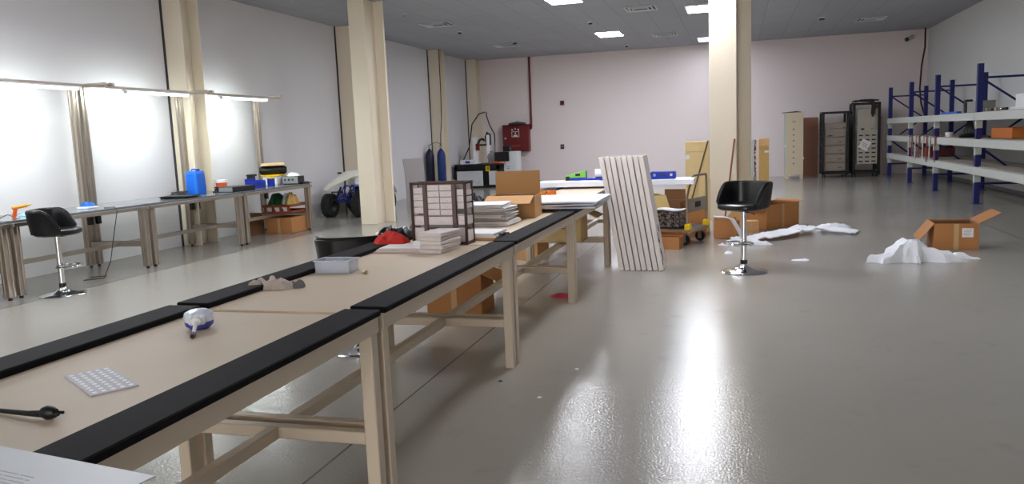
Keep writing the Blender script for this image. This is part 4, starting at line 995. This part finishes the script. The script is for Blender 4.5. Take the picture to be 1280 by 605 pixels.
for k in range(8):
    y = 17.45+.36*k+(.10 if k==1 else 0)
    m = MB(); x = 3.785
    L_ = (.34,.30,.36,.32,.30,.34,.30,.28)[k]
    m.sheet(lambda u, v: (x+.045+.09*u if u<.5 else x+.0-.0*u, y-18+18+(v-.5)*.09, 0) , 1, 1, .002) if False else None
    m.box((x+.06,y,LV[1]+.012),(.16,.07,.012)); m.box((x-.012,y,LV[1]-.075),(.012,.07,.18)); m.box((x-.014,y+.005,LV[1]-.16-L_/2),(.012,.05,L_))
    single('lashing_strap', m, [mat('faded_red_strap',(150,74,66),.8,var=.2,scale=20), mat('pale_strap',(200,190,182),.8,var=.1)][k%2],
       ['red strap nearest the second blue post, hanging from the middle shelf','pale strap second from the second blue post, on the middle shelf','red strap third from the second blue post, on the middle shelf','pale strap fourth from the second blue post, on the middle shelf','red strap by the third blue post, on the middle shelf','pale strap beyond the third blue post, on the middle shelf','red strap second from the far end of the middle shelf','pale strap at the far end of the middle shelf'][k], 'strap', group='straps on the middle shelf')
single('red_crate', MB().box((0,0,.10),(.5,.8,.20),bev=.01).box((0,0,.205),(.46,.76,.01)), mat('dull_red_box',(120,52,44),.7,var=.15), 'dull red box on the lowest shelf between the far blue posts', 'box', (4.3,19.6,LZ[0]))

# ------------------------------------------------------------------ leaning white boards
n = 8
lean = math.atan2(.19,1.19)
for i in range(n):
    m = MB(); w_, d_, L_ = .050,.38,1.20
    m.box((0,d_/2,L_/2),(.012,d_,L_),bev=.002)
    for yy in (.012,d_-.012): m.box((-.018,yy,L_/2),(.048,.022,L_),bev=.004)
    for zz in (.012,L_-.012): m.box((-.018,d_/2,zz),(.040,d_-.05,.022))
    if i == n-1:
        for k,(yy,zz,hh) in enumerate(((.05,.34,.10),(.10,.30,.05),(.06,.20,.05),(.12,.14,.10),(.05,.08,.06),(.2,.42,.08))): m.box((.0065,yy,zz),(.002,.05,hh),(.5 if k%2 else -.4,0,0),mi=1)
    M_ = Euler((0,-lean,0)).to_matrix().to_4x4()
    for q in range(len(m.v)): m.v[q] = tuple(M_ @ Vector(m.v[q]))
    zmin = min(v[2] for v in m.v); m.v = [(a,b,c-zmin) for a,b,c in m.v]
    names = ['leftmost white board of the leaning row, touching the table','second leaning white board from the table','third leaning white board from the table','fourth leaning white board from the table','fifth leaning white board from the table','third leaning white board from the right end','second leaning white board from the right end','rightmost leaning white board, with dark marks on its side']
    single('slatted_board', m, [mat('white_panel_paint',(228,218,212),.5,var=.03,scale=2), mat('grey_mark',(70,62,60),.7)], names[i], 'board', (-1.148+.0583*i,8.12+.008*math.sin(i*2.3),0), rad(.0), 'leaning white boards')

# ------------------------------------------------------------------ trolley
t = thing('platform_trolley', 'grey platform trolley with a folding steel handle and yellow corner guards', 'trolley', (-.71,10.30,0), rad(69.2))
# local x along the handle side, local y towards the load end
obj('deck', MB().box((0,0,.185),(.62,.50,.035),bev=.01), DARK, t)
obj('deck_rim', MB().box((0,-.252,.185),(.63,.012,.045),bev=.004).box((0,.252,.185),(.63,.012,.045),bev=.004).box((-.312,0,.185),(.012,.5,.045),bev=.004).box((.312,0,.185),(.012,.5,.045),bev=.004), STEEL, t)
hy = -.235
HD = [(-.30,hy,.20),(-.30,hy,.62),(-.22,hy-.03,.84),(-.19,hy-.035,.87),(.19,hy-.035,.87),(.22,hy-.03,.84),(.30,hy,.62),(.30,hy,.20)]
obj('handle', MB().tube(HD,.014,10), mat('dull_tube',(150,138,120),.35,metal=.7), t)
hp = obj('handle_plate', MB().box((0,hy,.50),(.585,.012,.17),bev=.003), mat('dull_plate',(158,148,132),.5), t); 
obj('badge', MB().box((.0,hy-.008,.50),(.17,.004,.07)), BLACK, hp)
obj('badge', MB().box((.0,hy+.008,.50),(.17,.004,.07)), BLACK, hp)
for sx in (-1,1): obj('corner_guard', MB().box((sx*.285,-.235,.235),(.085,.075,.085),bev=.015), YELLOW, t)
for sx in (-1,1):
    for sy in (-1,1):
        wv = obj('caster', MB().cyl((sx*.24-.018,sy*.17,.065),(sx*.24+.018,sy*.17,.065),.065,seg=20), BLACK, t)
        obj('fork', MB().box((sx*.24-.026,sy*.17,.10),(.005,.05,.13)).box((sx*.24+.026,sy*.17,.10),(.005,.05,.13)).box((sx*.24,sy*.17,.160),(.09,.09,.012)), STEEL, wv)
DZ = .2075
mm = speckle('speckled_packing',(52,40,40),(186,176,172),38)
single('speckled_pack', MB().box((0,0,.05),(.36,.30,.098),bev=.01), mm, 'lower dark speckled pack lying on the trolley deck', 'pack', (-.85,10.32,DZ), rad(-14), 'speckled packs on the trolley')
single('speckled_pack', MB().box((0,0,.05),(.35,.29,.098),bev=.01), mm, 'upper dark speckled pack lying on the trolley deck', 'pack', (-.86,10.33,DZ+.10), rad(-11), 'speckled packs on the trolley')
single('white_packing_sheet', MB().sheet(lambda u, v: ((u-.5)*.40,(v-.5)*.30,.012+.01*math.sin(u*7)+.006*math.sin(v*6)), 12, 8, .006), FOAM, 'white packing sheet lying on the speckled packs', 'packing sheet', (-.83,10.34,DZ+.206), rad(-8))
carton('carton', 'low open carton lying on the floor in front of the trolley', (-.985,9.80,0), rad(-10), .66,.22,.15, {'back':60}, CARD, flen=.05, z_tape=False)
carton('carton', 'tall open olive carton behind the white panels with its flap bent down', (-1.20,11.05,0), rad(22), .40,.42,.56, {'front':222}, CARDO, flen=.30, z_tape=False)
carton('carton', 'open dark carton beyond the olive one, left of the trolley handle', (-.91,11.66,0), rad(-10), .32,.34,.42, {'back':86}, CARDD, flen=.16, z_tape=False)
carton('carton', 'plain brown carton standing behind the trolley handle', (-.545,10.93,0), rad(6), .26,.20,.37, {}, CARD, open_top=False, z_tape=False)
carton('carton', 'low brown carton on the floor just right of the trolley', (-.14,10.80,0), rad(-8), .30,.24,.22, {'front':100}, CARD, flen=.06, z_tape=False)

# ------------------------------------------------------------------ at the central column
t = thing('plywood_crate', 'tall pale plywood crate standing left of the central column', 'crate', (-.535,11.38,0), rad(1))
m = MB(); m.box((0,0,.635),(.325,.22,1.27),bev=.003); obj('crate_body', m, WOODC, t)
for z_ in (.06,1.18): obj('batten', MB().box((0,-.117,z_),(.325,.014,.09),bev=.002), WOODC, t)
obj('label', MB().box((-.13,-.112,1.06),(.05,.002,.06)), PAPER, t, label='white label')
single('steel_rod', MB().cyl((-.735,11.03,.012),(-.385,11.235,1.28),.011,seg=8), mat('dark_rod',(92,74,50),.5,metal=.3), 'thin dark rod leaning across the tall plywood crate', 'rod')
single('broom_handle', MB().cyl((-.19,12.45,.013),(-.04,12.735,1.27),.013,seg=10), mat('brown_stick',(136,70,38),.5), 'reddish brown stick leaning on the front of the central column', 'stick')
t = thing('plywood_crate', 'narrow yellow plywood crate standing right of the central column', 'crate', (.395,12.80,0), rad(-2))
obj('crate_body', MB().box((0,0,.63),(.15,.16,1.26),bev=.003), mat('yellow_plywood',(206,170,104),.7,var=.1,scale=9), t); obj('batten', MB().box((0,-.087,1.2),(.15,.014,.11),bev=.002), mat('plain_batten',(208,166,116),.7), t)
obj('label', MB().box((.04,-.082,1.06),(.06,.002,.03)), PAPER, t)
for i,(x,w_,m_,lb) in enumerate(((.115,.035,mat('greenish_strip',(176,192,178),.5),'pale green white strip leaning right of the central column'),(.160,.035,speckle('marbled_strip',(96,62,62),(196,178,172),30),'dark marbled strip leaning between the pale strips and the yellow crate'),(.200,.03,mat('pinkish_strip',(226,206,196),.5),'pinkish white strip leaning against the yellow crate'))):
    m = MB(); m.box((0,0,.625),(w_,.06,1.25),bev=.003)
    a = rad(-1.2)
    M_ = Euler((rad(4),0,0)).to_matrix().to_4x4()
    for q in range(len(m.v)): m.v[q] = tuple(M_ @ Vector(m.v[q]))
    zm = min(v[2] for v in m.v); m.v = [(p[0],p[1],p[2]-zm) for p in m.v]
    single('trim_strip', m, m_, lb, 'strip', (x*1.02+.095,12.56+.003*i,0), 0, 'strips beside the central column')
carton('carton', 'large brown carton lying open behind the bar stool', (.45,11.93,0), rad(53), .78,.44,.345, {'right':172,'left':200}, CARD, flen=.12)
carton('carton', 'small tan carton on the floor behind the pole of the front bar stool', (.16,11.30,0), rad(8), .22,.18,.16, {}, CARDL, open_top=False)
single('torn_cardboard', MB().prism([(-.20,0),(.12,0),(.20,.10),(.16,.26),(.02,.30),(-.10,.16)], -.012,.012,'y', M=Euler((rad(-14),0,0)).to_matrix().to_4x4()), CARDL, 'torn tan cardboard piece standing behind the bar stool seat', 'cardboard piece', (-.08,11.32,.004), rad(4))

# foam wrapping on the floor
def strip(pts, wid, th):
    def fn(u, v):
        k = u*(len(pts)-1); i = min(int(k), len(pts)-2); f = k-i; f = f*f*(3-2*f)
        p = Vector(pts[i]).lerp(Vector(pts[i+1]), f)
        d = Vector(pts[min(i+1,len(pts)-1)])-Vector(pts[i]); s_ = Vector((-d.y, d.x, 0))
        if s_.length < 1e-4: s_ = Vector((0,1,0))
        s_.normalize(); q = p+s_*(v-.5)*wid
        q.z += .05*max(0,noise.noise(Vector((u*9,v*3.2,4.0))))+.02*abs(noise.noise(Vector((u*22,v*7,1.0)))); return q
    return MB().sheet(fn, 60, 14, th, smooth=False)
single('foam_strip', strip([(-.02,10.30,.02),(.22,10.42,.03),(.45,10.62,.05),(.70,10.95,.06),(.92,11.10,.07),(1.15,11.15,.05),(1.50,11.05,.02)], .34, .012), FOAM, 'long white foam strip stretched over the floor right of the bar stool', 'foam sheet')
single('foam_piece', MB().crumple([(-.22,.02),(-.1,.16),(.08,.10),(.24,.14),(.26,-.02),(.06,-.12),(-.14,-.12)], .11, seed=113, freq=6, nr=14, nt=70, sharp=.8, ridge=.6, ragged=.2), FOAM, 'folded white foam at the right end of the long foam strip', 'foam sheet', (1.22,11.42,0))
single('foam_curl', MB().sheet(lambda u, v: (-.24+.30*u-.05*math.sin(v*2)+(.12*math.sin(u*2.6)), 10.28+.10*(v-.5)+.05*u, .015+.31*max(0,math.sin(min(1,(1-u)*1.1)*PI*.5))*(1 if u<.35 else max(.0,1-(u-.35)/.5))), 24, 6, .014), FOAM, 'curled white foam standing by the trolley and the front bar stool', 'foam sheet', (0,.0,0))
single('foam_flat', MB().crumple([(-.30,.0),(-.16,.10),(.05,.08),(.28,.14),(.34,-.02),(.08,-.12),(-.18,-.10)], .08, seed=115, freq=6, nr=12, nt=64, ridge=.6, ragged=.2), FOAM, 'flat white foam heap on the floor behind the foot of the front bar stool', 'foam sheet', (.05,10.05,0))
single('paper_scrap', MB().crumple([(-.09,.0),(-.02,.045),(.05,.02),(.10,.035),(.07,-.03),(-.03,-.035)], .025, seed=117, freq=18), FOAM, 'small white scrap alone on the floor right of the front bar stool', 'scrap', (.64,8.83,0))
single('foam_crumb', MB().crumple([(-.05,.0),(-.02,.04),(.04,.03),(.05,-.02),(-.01,-.04)], .05, seed=118, freq=18), FOAM, 'small white foam lump on the floor left of the bar stool foot', 'scrap', (-.10,9.3,0))
carton('carton', 'brown carton with open flaps and a white label on the right side of the floor', (2.33,9.84,0), rad(-3), .44,.46,.29, {'left':232,'right':152}, CARD, flen=.24, z_tape=True, sticker=(.11,.19,.11,.10))
H0 = [(-.42,-.14),(-.34,.10),(-.16,.20),(.02,.16),(.16,.14),(.30,.02),(.44,-.10),(.26,-.16),(.10,-.08),(.02,-.20),(-.14,-.15),(-.26,-.22)]
single('foam_heap', MB().crumple(H0, .26, seed=129, freq=4.2, nr=22, nt=120, sharp=.8, ridge=.5, ragged=.30, power=.5), FOAM, 'heap of crumpled white foam sheet in front of the labelled carton', 'foam sheet', (1.74,8.86,0))
single('foam_tail', MB().crumple([(-.20,.06),(-.02,.12),(.20,-.02),(.24,-.10),(.04,-.08),(-.14,-.04)], .10, seed=123, freq=7, nr=12, nt=60, ridge=.6, ragged=.2), FOAM, 'white foam tail right of the crumpled heap', 'foam sheet', (2.14,9.05,0))
for i,(x,y,lb) in enumerate(((-1.35,4.3,'dark speck on the floor below the second table'),(-.95,4.6,'pale speck on the floor right of the second table'),(-1.05,4.05,'tiny pale speck on the floor nearer the camera, right of the tables'))):
    single('debris', MB().crumple([(-.016,0),(0,.014),(.016,.004),(.004,-.012)], .012, seed=130+i, freq=40, nr=4, nt=12), BLACK if i==0 else PAPER, lb, 'debris', (x,y,0))


# ------------------------------------------------------------------ camera, view
def cam_rot(p, y, r):
    cy, sy, cp, sp, cr, sr = math.cos(y), math.sin(y), math.cos(p), math.sin(p), math.cos(r), math.sin(r)
    B = Matrix(((1,0,0),(0,0,-1),(0,1,0)))
    Rz = Matrix(((cy,-sy,0),(sy,cy,0),(0,0,1))); Rp = Matrix(((1,0,0),(0,cp,-sp),(0,sp,cp))); Rr = Matrix(((cr,-sr,0),(sr,cr,0),(0,0,1)))
    return Rr @ Rp @ B @ Rz.transposed()
Rm = cam_rot(.130754552, .281236242, -.041219868)
cam = bpy.data.cameras.new('camera'); co = bpy.data.objects.new('camera', cam); C.objects.link(co)
right, down, fwd = Rm[0], Rm[1], Rm[2]
mw = Matrix(((right[0],-down[0],-fwd[0],0),(right[1],-down[1],-fwd[1],0),(right[2],-down[2],-fwd[2],1.42),(0,0,0,1)))
co.matrix_world = mw
cam.sensor_fit = 'HORIZONTAL'; cam.sensor_width = 36; cam.lens = 36*985/1280; cam.clip_end = 200; cam.clip_start = .05
S = bpy.context.scene; S.camera = co
w = bpy.data.worlds.new('world'); S.world = w; w.use_nodes = True
w.node_tree.nodes['Background'].inputs[0].default_value = (1.0,.97,.93,1); w.node_tree.nodes['Background'].inputs[1].default_value = 3.7
S.view_settings.view_transform = 'Standard'; S.view_settings.look = 'None'; S.view_settings.gamma = 1; S.view_settings.use_curve_mapping = False
S.view_settings.exposure = 0.89
